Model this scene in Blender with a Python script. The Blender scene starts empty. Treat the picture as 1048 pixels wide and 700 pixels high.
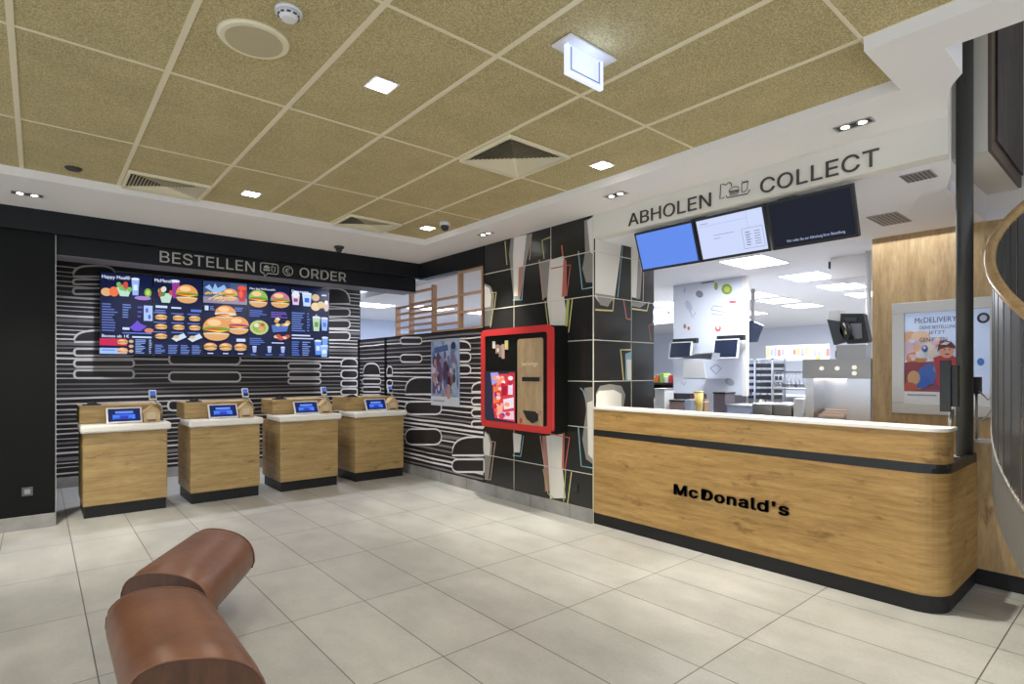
import bpy, bmesh, math, random
from mathutils import Vector as V, Matrix
random.seed(7)
S = bpy.context.scene
COL = S.collection
# ------------------------------------------------------------------ camera
F_PX, YAW, HY, EYE = 571.0, math.radians(40.36), 380.0, 1.5
FW = V((math.sin(YAW), math.cos(YAW), 0)); RT = V((math.cos(YAW), -math.sin(YAW), 0)); UP = V((0, 0, 1))
cd = bpy.data.cameras.new('camera'); cam = bpy.data.objects.new('camera', cd); COL.objects.link(cam)
cam.location = (0, 0, EYE); cam.rotation_euler = (math.pi/2, 0, -YAW)
cd.sensor_width = 36; cd.lens = 36*F_PX/1048; cd.shift_y = (HY-350)/1048; cd.clip_start = .05; cd.clip_end = 100
S.camera = cam
# ------------------------------------------------------------------ view, world
S.view_settings.view_transform = 'Standard'; S.view_settings.look = 'None'
S.view_settings.exposure = 0.25; S.view_settings.gamma = 1; S.view_settings.use_curve_mapping = False
W = bpy.data.worlds.new('world'); S.world = W; W.use_nodes = True
W.node_tree.nodes['Background'].inputs[0].default_value = (.80, .88, 1, 1)
W.node_tree.nodes['Background'].inputs[1].default_value = 1.5
KEY = 46.0          # ceiling downlights, watts
WARM = (1, .93, .80); COOL = (.80, .87, 1)

def spot(loc, power, color=WARM, angle=120, blend=.7, size=.06, rot=(0, 0, 0)):
    l = bpy.data.lights.new('spot_light', 'SPOT'); l.energy = power; l.color = color
    l.spot_size = math.radians(angle); l.spot_blend = blend; l.shadow_soft_size = size
    o = bpy.data.objects.new('spot_light', l); COL.objects.link(o); o.location = loc; o.rotation_euler = rot
    return o
def area(loc, sx, sy, power, color=COOL, rot=(0, 0, 0)):
    l = bpy.data.lights.new('area_light', 'AREA'); l.shape = 'RECTANGLE'; l.size = sx; l.size_y = sy
    l.energy = power; l.color = color
    o = bpy.data.objects.new('area_light', l); COL.objects.link(o); o.location = loc; o.rotation_euler = rot
    return o

# ------------------------------------------------------------------ pixel measurements -> places on real planes
def ray(u, v): return FW + RT*((u-524)/F_PX) + UP*((HY-v)/F_PX)
EYEP = V((0, 0, EYE))
def onx(u, v, x): d = ray(u, v); return EYEP + d*(x/d.x)
def ony(u, v, y): d = ray(u, v); return EYEP + d*(y/d.y)
def onz(u, v, z): d = ray(u, v); return EYEP + d*((z-EYE)/d.z)
def onp(u, v, p, n): d = ray(u, v); return EYEP + d*((p-EYEP).dot(n)/d.dot(n))

# ------------------------------------------------------------------ materials
MATS = {}
def mat(name, color, rough=.5, metal=0, emit=None, es=1.0, spec=.5, alpha=None, trans=0):
    if name in MATS: return MATS[name]
    m = bpy.data.materials.new(name); m.use_nodes = True
    b = m.node_tree.nodes['Principled BSDF']
    b.inputs['Base Color'].default_value = (*color, 1); b.inputs['Roughness'].default_value = rough
    b.inputs['Metallic'].default_value = metal; b.inputs['Specular IOR Level'].default_value = spec
    if emit: b.inputs['Emission Color'].default_value = (*emit, 1); b.inputs['Emission Strength'].default_value = es
    if trans: b.inputs['Transmission Weight'].default_value = trans
    MATS[name] = m; return m
def nt(m): return m.node_tree.nodes, m.node_tree.links, m.node_tree.nodes['Principled BSDF']
def posmap(m, scale, loc=(0, 0, 0), rot=(0, 0, 0)):
    n, l, b = nt(m); g = n.new('ShaderNodeNewGeometry'); mp = n.new('ShaderNodeMapping')
    mp.inputs['Scale'].default_value = scale; mp.inputs['Location'].default_value = loc; mp.inputs['Rotation'].default_value = rot
    l.new(g.outputs['Position'], mp.inputs['Vector']); return mp
def noise(m, mp, scale, detail=4, rough=.6):
    n, l, b = nt(m); t = n.new('ShaderNodeTexNoise'); t.inputs['Scale'].default_value = scale
    t.inputs['Detail'].default_value = detail; t.inputs['Roughness'].default_value = rough
    l.new(mp.outputs[0], t.inputs['Vector']); return t
def ramp(m, src, stops):
    n, l, b = nt(m); r = n.new('ShaderNodeValToRGB'); e = r.color_ramp.elements
    while len(e) < len(stops): e.new(.5)
    for i, (p, c) in enumerate(stops): e[i].position = p; e[i].color = (*c, 1)
    l.new(src, r.inputs[0]); return r
def mix(m, a, b_, fac, mode='MULTIPLY'):
    n, l, b = nt(m); x = n.new('ShaderNodeMix'); x.data_type = 'RGBA'; x.blend_type = mode
    if isinstance(fac, float): x.inputs[0].default_value = fac
    else: l.new(fac, x.inputs[0])
    for s, i in ((a, 6), (b_, 7)):
        if isinstance(s, tuple): x.inputs[i].default_value = (*s, 1)
        else: l.new(s, x.inputs[i])
    return x.outputs[2]
def setcol(m, out): n, l, b = nt(m); l.new(out, b.inputs['Base Color'])
def bump(m, src, strength=.2, dist=.01):
    n, l, b = nt(m); x = n.new('ShaderNodeBump'); x.inputs['Strength'].default_value = strength; x.inputs['Distance'].default_value = dist
    l.new(src, x.inputs['Height']); l.new(x.outputs[0], b.inputs['Normal'])

def wood(name, base, dark, light, grain=(1.3, 1.3, 15), rough=.45, knots=True):
    m = mat(name, base, rough); mp = posmap(m, grain)
    a = noise(m, mp, 1.6, 8, .65); r = ramp(m, a.outputs[0], [(.28, dark), (.5, base), (.72, light)])
    out = r.outputs[0]
    f = noise(m, mp, 9, 3, .6); fr = ramp(m, f.outputs[0], [(.35, (.72, .70, .66)), (.6, (1, 1, 1))]); out = mix(m, out, fr.outputs[0], .6)
    if knots:
        g2 = tuple(2.2 if s < 5 else 6.5 for s in grain)
        k = noise(m, posmap(m, g2, (3.3, 1.7, .4)), 1.5, 5, .62); kr = ramp(m, k.outputs[0], [(.30, (.42, .34, .26)), (.40, (1, 1, 1))])
        out = mix(m, out, kr.outputs[0], .8)
    setcol(m, out); return m
oak = wood('oak_veneer', (.43, .255, .080), (.27, .15, .042), (.55, .35, .125))
oak_up = wood('oak_upright_grain', (.50, .34, .165), (.36, .23, .10), (.60, .43, .23), grain=(7, 7, 1.1))
oak_dim = wood('oak_kiosk', (.43, .29, .115), (.30, .19, .07), (.54, .38, .16))
ply = wood('pale_plywood', (.62, .44, .22), (.5, .34, .15), (.7, .52, .28), grain=(14, 14, 14), knots=False)
railwood = wood('beech_rail', (.52, .33, .14), (.42, .25, .1), (.62, .42, .2), grain=(6, 6, 6), rough=.22, knots=False)
lattwood = mat('lattice_wood', (.45, .27, .165), .45)
dispwood = wood('dispenser_wood', (.42, .30, .17), (.34, .23, .12), (.5, .37, .22), grain=(12, 12, 1.5), knots=False)

floor_m = mat('floor_tile', (.42, .41, .38), .30)
def mk_floor():
    m = floor_m; n, l, b = nt(m)
    mp = posmap(m, (1, 1, 1), (-.225+.467*20, -.60+.935*20, 0))
    br = n.new('ShaderNodeTexBrick'); br.offset = 0; br.squash = 1
    br.inputs['Scale'].default_value = 1; br.inputs['Brick Width'].default_value = .467; br.inputs['Row Height'].default_value = .935
    br.inputs['Mortar Size'].default_value = .0032; br.inputs['Mortar Smooth'].default_value = .0; br.inputs['Bias'].default_value = 0
    br.inputs['Color1'].default_value = (.42, .415, .40, 1); br.inputs['Color2'].default_value = (.465, .46, .44, 1)
    br.inputs['Mortar'].default_value = (.12, .11, .10, 1)
    l.new(mp.outputs[0], br.inputs['Vector'])
    a = noise(m, posmap(m, (1.5, .9, 1)), 2.6, 7, .65); r = ramp(m, a.outputs[0], [(.3, (.80, .80, .79)), (.7, (1.06, 1.05, 1.03))])
    a2 = noise(m, posmap(m, (1, 1, 1)), 60, 3, .6); r2 = ramp(m, a2.outputs[0], [(.3, (.92, .92, .92)), (.7, (1.03, 1.03, 1.03))])
    setcol(m, mix(m, mix(m, br.outputs[0], r.outputs[0], 1.0), r2.outputs[0], 1.0))
    rr = ramp(m, a.outputs[0], [(.3, (.34, .34, .34)), (.7, (.46, .46, .46))]); l.new(rr.outputs[0], b.inputs['Roughness'])
mk_floor()
ceil_m = mat('wood_wool_tile', (.4, .33, .17), .9, spec=.1)
def mk_ceil():
    m = ceil_m
    a = noise(m, posmap(m, (1, 1, 1)), 130, 3, .7); r = ramp(m, a.outputs[0], [(.36, (.33, .265, .125)), (.5, (.52, .435, .225)), (.66, (.68, .59, .34))])
    c = noise(m, posmap(m, (1, 1, 1)), 3, 3, .5); r2 = ramp(m, c.outputs[0], [(.3, (.92, .92, .92)), (.7, (1.05, 1.05, 1.05))])
    setcol(m, mix(m, r.outputs[0], r2.outputs[0], 1.0)); bump(m, a.outputs[0], .5, .004)
mk_ceil()
tbar = mat('ceiling_bar', (.80, .72, .50), .5)
cream = mat('cream_plaster', (.72, .69, .61), .8)
soffit_m = mat('soffit_paint', (.86, .83, .80), .8)
white_w = mat('kitchen_white', (.72, .76, .86), .6)
whiteceil = mat('kitchen_ceiling_white', (.84, .82, .84), .7)
black_lam = mat('black_laminate', (.006, .0065, .006), .5, spec=.15)
black_fascia = mat('black_fascia', (.011, .012, .014), .45, spec=.2)
black_under = mat('grey_underside', (.16, .16, .19), .5)
black_base = mat('black_plinth', (.014, .014, .015), .45, spec=.3)
band_m = mat('black_band', (.012, .012, .012), .35)
white_solid = mat('white_solid_surface', (.80, .77, .70), .3)
white_pl = mat('white_plastic', (.75, .75, .75), .4)
steel = mat('brushed_steel', (.66, .68, .72), .30, 1)
steel_d = mat('dull_steel', (.38, .37, .36), .38, .9)
alu = mat('aluminium', (.52, .50, .47), .38, .8)
dark_grey = mat('dark_grey_metal', (.045, .045, .045), .35, .3)
slat_m = mat('slat_paint', (.075, .073, .07), .35, .3)
col_m = mat('column_paint', (.05, .05, .047), .4)
plast_b = mat('black_plastic', (.015, .016, .018), .4)
plast_n = mat('navy_screen_glass', (.018, .025, .05), .2)
tile_g = mat('grey_skirting_tile', (.33, .32, .30), .5)
a_ = noise(tile_g, posmap(tile_g, (1, 1, 1)), 4, 5, .6); setcol(tile_g, ramp(tile_g, a_.outputs[0], [(.3, (.24, .23, .215)), (.7, (.38, .37, .35))]).outputs[0])
leather = mat('tan_leather', (.23, .085, .038), .36)
a_ = noise(leather, posmap(leather, (1, 1, 1)), 3, 5, .6); setcol(leather, ramp(leather, a_.outputs[0], [(.3, (.125, .052, .027)), (.7, (.20, .085, .044))]).outputs[0])
a_ = noise(leather, posmap(leather, (1, 1, 1)), 7, 3, .5); bump(leather, a_.outputs[0], .25, .02)
leather_end = mat('leather_end', (.17, .062, .022), .5)
a_ = noise(leather_end, posmap(leather_end, (14, 14, 3)), 2, 5, .6); setcol(leather_end, ramp(leather_end, a_.outputs[0], [(.3, (.055, .022, .010)), (.7, (.11, .044, .018))]).outputs[0])
stripe_bg = mat('graphic_black', (.016, .013, .013), .45)
stripe_w = mat('graphic_white_line', (.74, .70, .70), .45)
stripe_g = mat('graphic_grey_line', (.20, .19, .20), .45)
panel_bk = mat('glossy_black_panel', (.017, .017, .016), .22)
joint_w = mat('panel_joint', (.62, .60, .52), .4)
cupA = mat('print_cream', (.72, .69, .63), .35); cupB = mat('print_grey', (.25, .24, .22), .35); cupC = mat('print_rose', (.40, .20, .16), .35)
p_yel = mat('print_yellow', (.62, .55, .22), .4); p_red = mat('print_red', (.50, .13, .10), .4); p_blu = mat('print_blue', (.20, .38, .45), .4)
p_grn = mat('print_green', (.42, .45, .14), .4); p_pnk = mat('print_pink', (.55, .33, .28), .4)
red_f = mat('red_lacquer', (.55, .035, .035), .35)
letter_dk = mat('dark_lettering', (.045, .04, .03), .4)
letter_bk = mat('black_lettering', (.02, .02, .02), .35)
letter_lt = mat('pale_lettering', (.50, .48, .42), .4)
glow_w = mat('lamp_glow', (1, 1, 1), .5, emit=(1, .97, .9), es=14)
glow_k = mat('kitchen_panel_glow', (1, 1, 1), .5, emit=(.93, .96, 1), es=7)
glow_s = mat('exit_sign_glow', (.2, .22, .25), .5, emit=(.62, .68, 1), es=.85)
glow_s2 = mat('exit_sign_edge', (.3, .32, .35), .5, emit=(.74, .82, 1), es=.8)
glass = mat('clear_glass', (.92, .95, .97), .02, trans=1)
EM = {}
def em(r, g, b, s=.85):      # what a lit screen shows, sRGB 0-255
    k = (r, g, b, s)
    if k not in EM:
        f = lambda c: ((c/255+.055)/1.055)**2.4 if c > 10 else c/255/12.92
        EM[k] = mat('screen_%d_%d_%d' % (r, g, b), (.01, .01, .012), .5, emit=(f(r), f(g), f(b)), es=s, spec=.12)
    return EM[k]
PC = {}
def pr_(r, g, b):            # printed colour, sRGB 0-255
    k = (r, g, b)
    if k not in PC:
        f = lambda c: ((c/255+.055)/1.055)**2.4 if c > 10 else c/255/12.92
        PC[k] = mat('print_%d_%d_%d' % k, (f(r), f(g), f(b)), .4)
    return PC[k]

# ------------------------------------------------------------------ mesh builder
class MB:
    def __init__(s): s.bm = bmesh.new(); s.mats = []
    def mi(s, m):
        if m not in s.mats: s.mats.append(m)
        return s.mats.index(m)
    def face(s, pts, m):
        f = s.bm.faces.new([s.bm.verts.new(p) for p in pts]); f.material_index = s.mi(m); return f
    def box(s, x0, x1, y0, y1, z0, z1, m):
        x0, x1 = sorted((x0, x1)); y0, y1 = sorted((y0, y1)); z0, z1 = sorted((z0, z1))
        v = [s.bm.verts.new(p) for p in ((x0,y0,z0),(x1,y0,z0),(x1,y1,z0),(x0,y1,z0),(x0,y0,z1),(x1,y0,z1),(x1,y1,z1),(x0,y1,z1))]
        for q in ((0,3,2,1),(4,5,6,7),(0,1,5,4),(1,2,6,5),(2,3,7,6),(3,0,4,7)):
            f = s.bm.faces.new([v[i] for i in q]); f.material_index = s.mi(m)
        return s
    def prism(s, base, vec, m, mside=None):
        vec = V(vec); a = [s.bm.verts.new(p) for p in base]; b = [s.bm.verts.new(V(p)+vec) for p in base]; n = len(a)
        fs = [s.bm.faces.new(a[::-1]), s.bm.faces.new(b)]
        for f in fs: f.material_index = s.mi(m)
        for i in range(n):
            f = s.bm.faces.new([a[i], a[(i+1) % n], b[(i+1) % n], b[i]]); f.material_index = s.mi(mside or m); fs.append(f)
        return s
    def plan(s, pts, z0, z1, m, mside=None): return s.prism([(x, y, z0) for x, y in pts], (0, 0, z1-z0), m, mside)
    def cyl(s, p0, p1, r, m, n=16, r1=None):
        p0, p1 = V(p0), V(p1); d = (p1-p0).normalized(); a = d.orthogonal().normalized(); b = d.cross(a)
        r1 = r if r1 is None else r1
        A = [s.bm.verts.new(p0+(a*math.cos(t)+b*math.sin(t))*r) for t in (2*math.pi*i/n for i in range(n))]
        B = [s.bm.verts.new(p1+(a*math.cos(t)+b*math.sin(t))*r1) for t in (2*math.pi*i/n for i in range(n))]
        for f in (s.bm.faces.new(A[::-1]), s.bm.faces.new(B)): f.material_index = s.mi(m)
        for i in range(n):
            f = s.bm.faces.new([A[i], A[(i+1) % n], B[(i+1) % n], B[i]]); f.material_index = s.mi(m); f.smooth = True
        return s
    def tube(s, pts, r, m, n=10, closed=False):
        pts = [V(p) for p in pts]; rings = []
        for i, p in enumerate(pts):
            a = pts[i-1] if (i or closed) else p; b = pts[(i+1) % len(pts)] if (i < len(pts)-1 or closed) else p
            d = (b-a).normalized(); u = UP if abs(d.z) < .95 else V((1, 0, 0)); x = d.cross(u).normalized(); y = x.cross(d)
            rings.append([s.bm.verts.new(p+(x*math.cos(t)+y*math.sin(t))*r) for t in (2*math.pi*k/n for k in range(n))])
        m_ = s.mi(m); N = len(rings)
        for i in range(N if closed else N-1):
            A, B = rings[i], rings[(i+1) % N]
            for k in range(n):
                f = s.bm.faces.new([A[k], A[(k+1) % n], B[(k+1) % n], B[k]]); f.material_index = m_; f.smooth = True
        if not closed:
            for f in (s.bm.faces.new(rings[0][::-1]), s.bm.faces.new(rings[-1])): f.material_index = m_
        return s
    def obox(s, c, ax, ay, az, m):   # centre and three half-extent vectors
        c, ax, ay, az = V(c), V(ax), V(ay), V(az)
        return s.prism([c-ax-ay-az, c+ax-ay-az, c+ax+ay-az, c-ax+ay-az], az*2, m)
    # flat drawing on a plane: pts are 3-D points; n lifts it off the surface
    def patch(s, pts, n, off, m): return s.face([V(p)+n*off for p in pts], m)
    def line(s, pts, n, w, off, m, closed=False):
        P = [V(p)+n*off for p in pts]; N = len(P); L = []; R_ = []
        for i in range(N):
            a = P[i-1] if (i or closed) else P[i]; b = P[(i+1) % N] if (i < N-1 or closed) else P[i]
            d = (b-a).normalized(); x = n.cross(d).normalized()*w/2
            L.append(s.bm.verts.new(P[i]+x)); R_.append(s.bm.verts.new(P[i]-x))
        for i in range(N if closed else N-1):
            j = (i+1) % N; f = s.bm.faces.new([L[i], L[j], R_[j], R_[i]]); f.material_index = s.mi(m)
    def link(s, name, parent=None, label=None, cat=None, group=None, kind=None, bevel=0, org=None, keep=False):
        bmesh.ops.recalc_face_normals(s.bm, faces=s.bm.faces) if not keep else None
        me = bpy.data.meshes.new(name)
        vs = s.bm.verts
        if parent is not None: o0 = parent['_w']
        elif org is not None: o0 = org
        else:
            xs = [v.co.x for v in vs]; ys = [v.co.y for v in vs]; zs = [v.co.z for v in vs]
            o0 = ((min(xs)+max(xs))/2, (min(ys)+max(ys))/2, min(zs))
        o0 = V(o0)
        for v in vs: v.co -= o0
        s.bm.to_mesh(me); s.bm.free()
        for m in s.mats: me.materials.append(m)
        o = bpy.data.objects.new(name, me); COL.objects.link(o)
        if parent is not None: o.parent = parent
        else: o.location = o0
        o['_w'] = tuple(o0)
        if bevel:
            b = o.modifiers.new('bevel', 'BEVEL'); b.width = bevel; b.segments = 3; b.limit_method = 'ANGLE'; b.angle_limit = math.radians(50)
        tag(o, label, cat, group, kind); return o
def tag(o, label=None, cat=None, group=None, kind=None):
    if label: o['label'] = label
    if cat: o['category'] = cat
    if group: o['group'] = group
    if kind: o['kind'] = kind
def thing(name, loc, label, cat, group=None):
    o = bpy.data.objects.new(name, None); COL.objects.link(o); o.location = loc; o.empty_display_size = .1
    o['_w'] = tuple(loc); tag(o, label, cat, group); return o
def kids(o): return [c for c in COL.objects if c.parent == o]
def dup(o, off, label=None, par=None):
    c = o.copy(); COL.objects.link(c)
    if par is None: c.location = o.location + V(off)
    else: c.parent = par
    if label: c['label'] = label
    for k in kids(o):
        if k.name != c.name: dup(k, off, None, c)
    return c
def struct(b, name, bevel=0): return b.link(name, kind='structure', bevel=bevel)

# letter outlines of the sign face: advance, then closed contours, in thousandths of the size
GL = {"A":[480,[[16,0,201,509,276,509,463,0,395,0,287,302,280,323,272,346,264,372,255,402,244,438,232,478,245,478,233,437,222,402,213,371,204,345,197,322,191,302,85,0],[110,142,110,199,370,199,370,142]]],"B":[456,[[60,0,60,509,241,509,274,507,304,501,329,491,350,477,367,461,381,442,390,421,396,398,398,374,397,353,393,336,387,320,378,307,368,295,356,286,343,278,329,272,315,267,315,262,331,260,347,254,363,245,378,234,391,220,402,203,411,184,416,161,418,136,416,111,410,88,400,67,386,48,368,31,344,18,317,8,284,2,247,0],[125,57,245,57,281,60,309,67,330,80,344,96,353,115,355,137,354,153,350,169,342,184,333,197,320,209,306,218,289,225,269,229,248,231,125,231],[125,285,238,285,256,287,273,290,288,296,302,304,314,314,323,326,330,340,335,355,336,372,333,393,326,412,313,429,294,442,270,449,240,452,125,452]]],"H":[517,[[60,0,60,509,125,509,125,289,392,289,392,509,457,509,457,0,392,0,392,232,125,232,125,0]]],"O":[533,[[267,-7,225,-3,186,7,150,25,119,49,92,79,70,115,53,157,44,203,40,254,44,305,53,352,70,393,92,429,119,459,150,484,186,501,225,512,267,516,309,512,348,501,384,484,415,459,442,429,464,393,480,352,490,305,493,254,490,203,480,157,464,115,442,79,415,49,384,25,348,7,309,-3],[267,53,296,55,324,63,349,76,372,94,392,116,408,144,420,176,428,213,430,254,428,295,420,332,408,365,392,392,372,415,349,433,324,446,296,453,267,456,237,453,210,445,184,433,161,415,142,392,125,364,113,332,106,295,103,254,106,213,113,176,125,144,142,117,161,94,184,76,210,63,237,55]]],"L":[393,[[60,0,60,509,125,509,125,57,361,57,361,0]]],"E":[419,[[60,0,60,509,372,509,372,452,125,452,125,286,355,286,355,229,125,229,125,57,375,57,375,0]]],"N":[523,[[60,0,60,509,136,509,343,183,349,174,355,163,363,151,371,137,379,122,388,107,396,90,405,73,414,55,405,54,403,72,402,90,401,108,400,126,399,142,399,157,399,195,399,509,463,509,463,0,387,0,202,290,177,331,168,346,159,363,148,381,108,452,119,454,122,384,124,328,125,291,125,0]]],"C":[510,[[267,-7,225,-3,186,7,150,25,119,49,92,79,70,115,53,157,44,203,40,254,44,305,53,352,70,393,92,429,119,459,150,484,186,501,225,512,267,516,293,514,317,511,340,504,362,496,383,485,402,471,419,456,435,438,448,418,459,397,467,373,473,348,408,348,404,365,397,380,389,395,380,407,369,418,357,428,344,437,330,444,315,449,300,453,284,455,267,456,237,453,209,445,184,432,161,414,141,391,125,364,113,332,106,295,103,254,106,213,113,177,125,145,141,117,161,94,184,76,210,63,237,56,267,53,284,54,300,56,315,60,330,65,344,72,357,81,369,90,380,102,389,114,397,128,404,144,408,160,473,160,467,135,459,112,448,91,435,71,420,53,402,38,383,24,363,13,341,5,317,-2,293,-6]]],"T":[449,[[32,452,32,509,417,509,417,452,257,452,257,0,193,0,193,452]]],"S":[447,[[224,-9,188,-7,156,-1,128,9,102,23,81,40,64,60,51,83,42,109,38,137,104,137,108,118,114,102,123,88,136,76,150,66,166,59,185,53,204,50,224,49,246,50,267,54,286,60,303,69,317,79,329,92,338,106,344,122,346,139,344,154,340,168,332,179,322,189,310,197,296,205,280,211,263,217,245,222,184,239,145,253,112,269,86,289,67,313,56,341,52,372,54,400,62,425,75,448,92,468,113,484,138,498,165,508,195,514,227,516,259,514,289,508,316,498,340,484,360,468,377,449,390,427,398,403,401,378,337,378,332,402,320,421,302,437,280,449,254,456,225,459,204,457,185,454,167,448,152,440,139,430,129,418,121,405,117,391,115,376,117,359,122,345,131,334,142,324,155,315,169,308,184,302,198,297,212,293,264,279,279,275,295,270,312,264,328,256,344,248,359,238,372,226,384,213,395,198,402,180,407,161,408,139,406,112,399,87,386,64,370,43,349,25,323,11,294,0,261,-7]]],"D":[502,[[219,0,96,0,96,57,215,57,254,60,288,68,318,81,343,99,363,122,379,149,390,181,397,216,399,255,397,294,390,329,379,361,364,388,344,410,320,428,291,441,258,449,221,452,93,452,93,509,225,509,273,505,315,495,353,478,385,455,412,426,433,391,449,351,458,306,462,255,458,205,449,159,433,119,411,83,384,54,351,31,312,14,268,3],[125,509,125,0,60,0,60,509]]],"R":[449,[[60,0,60,509,236,509,273,506,305,500,333,489,356,473,376,455,390,433,401,408,407,381,409,352,407,323,401,296,390,271,376,250,356,232,333,217,305,206,273,200,236,198,96,198,96,255,234,255,258,256,280,260,298,267,313,276,325,287,334,300,340,316,344,333,345,352,344,371,340,389,334,405,325,419,313,430,298,440,279,446,258,451,233,452,125,452,125,0],[353,0,230,229,303,229,428,0]]],"M":[628,[[60,0,60,509,152,509,277,187,287,159,299,123,311,84,322,49,307,49,318,83,330,121,342,158,352,187,476,509,568,509,568,0,504,0,504,291,504,327,505,369,506,413,507,457,513,457,508,441,503,425,498,409,482,363,467,322,456,291,342,0,286,0,170,291,159,321,145,361,129,408,112,457,119,457,120,416,121,372,122,328,122,291,122,0]]],"c":[451,[[207,-8,174,-5,144,3,117,16,93,35,72,58,56,85,44,116,37,150,34,187,37,225,44,260,56,291,72,318,93,341,117,360,144,374,174,382,207,384,226,384,243,381,260,377,276,371,291,364,305,356,318,346,330,335,340,322,349,308,356,293,362,277,303,262,300,272,295,281,290,289,284,297,278,304,270,311,261,316,252,321,242,325,231,328,220,329,207,330,184,328,163,321,145,310,130,296,118,278,108,258,102,236,98,212,96,187,98,163,102,139,108,117,118,97,130,80,145,66,163,55,184,49,207,46,220,47,232,49,243,52,253,55,262,60,271,66,279,73,285,80,292,89,297,98,301,107,304,117,363,102,357,86,350,70,341,56,331,43,319,32,306,21,292,12,277,5,261,-1,244,-5,226,-7]]],"n":[410,[[114,227,114,0,53,0,53,379,112,379,112,287,102,287,116,319,132,344,152,362,175,374,200,382,227,384,252,383,275,377,295,369,313,356,328,340,341,321,350,298,355,271,357,240,357,0,296,0,296,235,293,263,286,286,273,304,256,318,235,326,210,329,192,328,176,324,161,317,147,308,136,297,126,283,119,266,115,248]]],"a":[389,[[160,-9,137,-7,115,-3,94,5,76,15,60,29,48,45,38,63,32,84,30,108,32,128,36,146,43,161,53,174,64,184,78,193,92,200,108,206,125,211,143,214,161,217,178,220,234,227,247,229,257,231,265,235,271,240,274,246,276,255,276,257,275,272,272,285,267,297,260,307,251,315,240,322,227,327,212,330,196,331,178,330,163,327,149,322,137,316,127,309,118,301,110,292,104,283,100,274,41,291,51,313,64,331,79,346,95,358,114,368,133,375,153,380,173,383,194,384,208,384,223,382,239,379,255,375,271,369,286,360,300,350,312,336,322,320,330,301,335,278,337,251,337,0,277,0,277,52,272,52,267,43,260,34,252,25,242,16,229,8,215,1,199,-4,181,-7],[170,45,192,47,211,51,228,59,242,68,254,80,263,93,270,108,274,122,276,138,276,190,272,187,267,184,259,182,251,180,241,178,231,176,200,171,175,168,161,166,147,163,134,159,122,153,112,147,103,139,97,130,93,118,92,105,93,93,96,82,102,72,109,64,119,57,130,52,142,48,156,46]]],"l":[189,[[139,-2,112,0,91,8,74,20,62,37,55,59,53,84,53,509,114,509,114,99,114,83,117,71,120,62,126,57,135,53,146,52,160,53,170,54,181,3,162,-1,154,-2,147,-2]]],"d":[424,[[195,-8,165,-6,137,3,111,16,89,34,70,57,55,84,43,116,36,151,34,189,36,227,43,261,55,293,70,320,89,342,112,361,137,374,165,382,196,384,218,383,237,379,253,373,267,364,278,355,287,346,295,336,301,327,306,319,311,319,311,509,372,509,372,0,313,0,313,59,307,59,301,50,295,41,287,31,277,21,266,12,252,4,236,-3,217,-7],[205,47,226,49,246,55,263,65,278,78,290,95,299,115,306,138,310,162,312,189,310,216,306,241,300,263,290,282,278,299,263,312,246,322,227,328,205,330,182,328,162,322,145,311,130,298,118,281,108,261,102,239,98,215,96,189,98,163,102,139,109,117,118,97,130,80,145,66,162,55,182,49]]],"s":[365,[[182,-8,157,-7,133,-3,112,3,93,12,76,24,62,38,50,54,41,73,36,94,94,107,101,87,111,72,124,60,141,52,160,47,181,45,206,47,227,53,244,62,258,74,265,88,268,103,266,115,262,126,254,136,243,144,229,150,212,155,149,170,118,180,92,192,72,208,58,227,50,249,47,274,49,295,55,314,65,332,79,347,95,360,115,370,137,378,161,383,187,384,212,383,234,379,254,372,271,363,286,352,299,339,309,324,318,308,324,290,268,277,262,291,254,304,243,316,228,325,210,331,187,333,166,331,147,326,131,317,119,305,111,292,109,277,110,264,115,253,124,243,136,235,152,229,172,223,229,209,261,200,287,187,306,171,320,153,328,131,331,107,329,85,323,65,312,47,298,31,281,18,260,6,236,-2,210,-7]]],"'":[206,[[78,318,70,509,136,509,128,318]]],"o":[415,[[207,-8,174,-5,144,3,117,16,93,35,72,58,56,85,44,116,37,150,34,187,37,225,44,260,56,291,72,318,93,341,117,360,144,374,174,382,207,384,241,382,271,374,299,360,323,341,343,318,359,291,371,260,379,225,381,187,379,150,371,116,359,85,343,58,323,35,299,16,271,3,241,-5],[207,46,231,49,252,55,270,66,285,80,298,97,307,117,314,139,318,163,319,187,318,212,314,236,307,258,298,278,285,296,270,310,252,321,231,328,207,330,184,328,163,321,145,310,130,296,118,278,108,258,102,236,98,212,96,187,98,163,102,139,108,117,118,97,130,80,145,66,163,55,184,49]]]}
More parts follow.
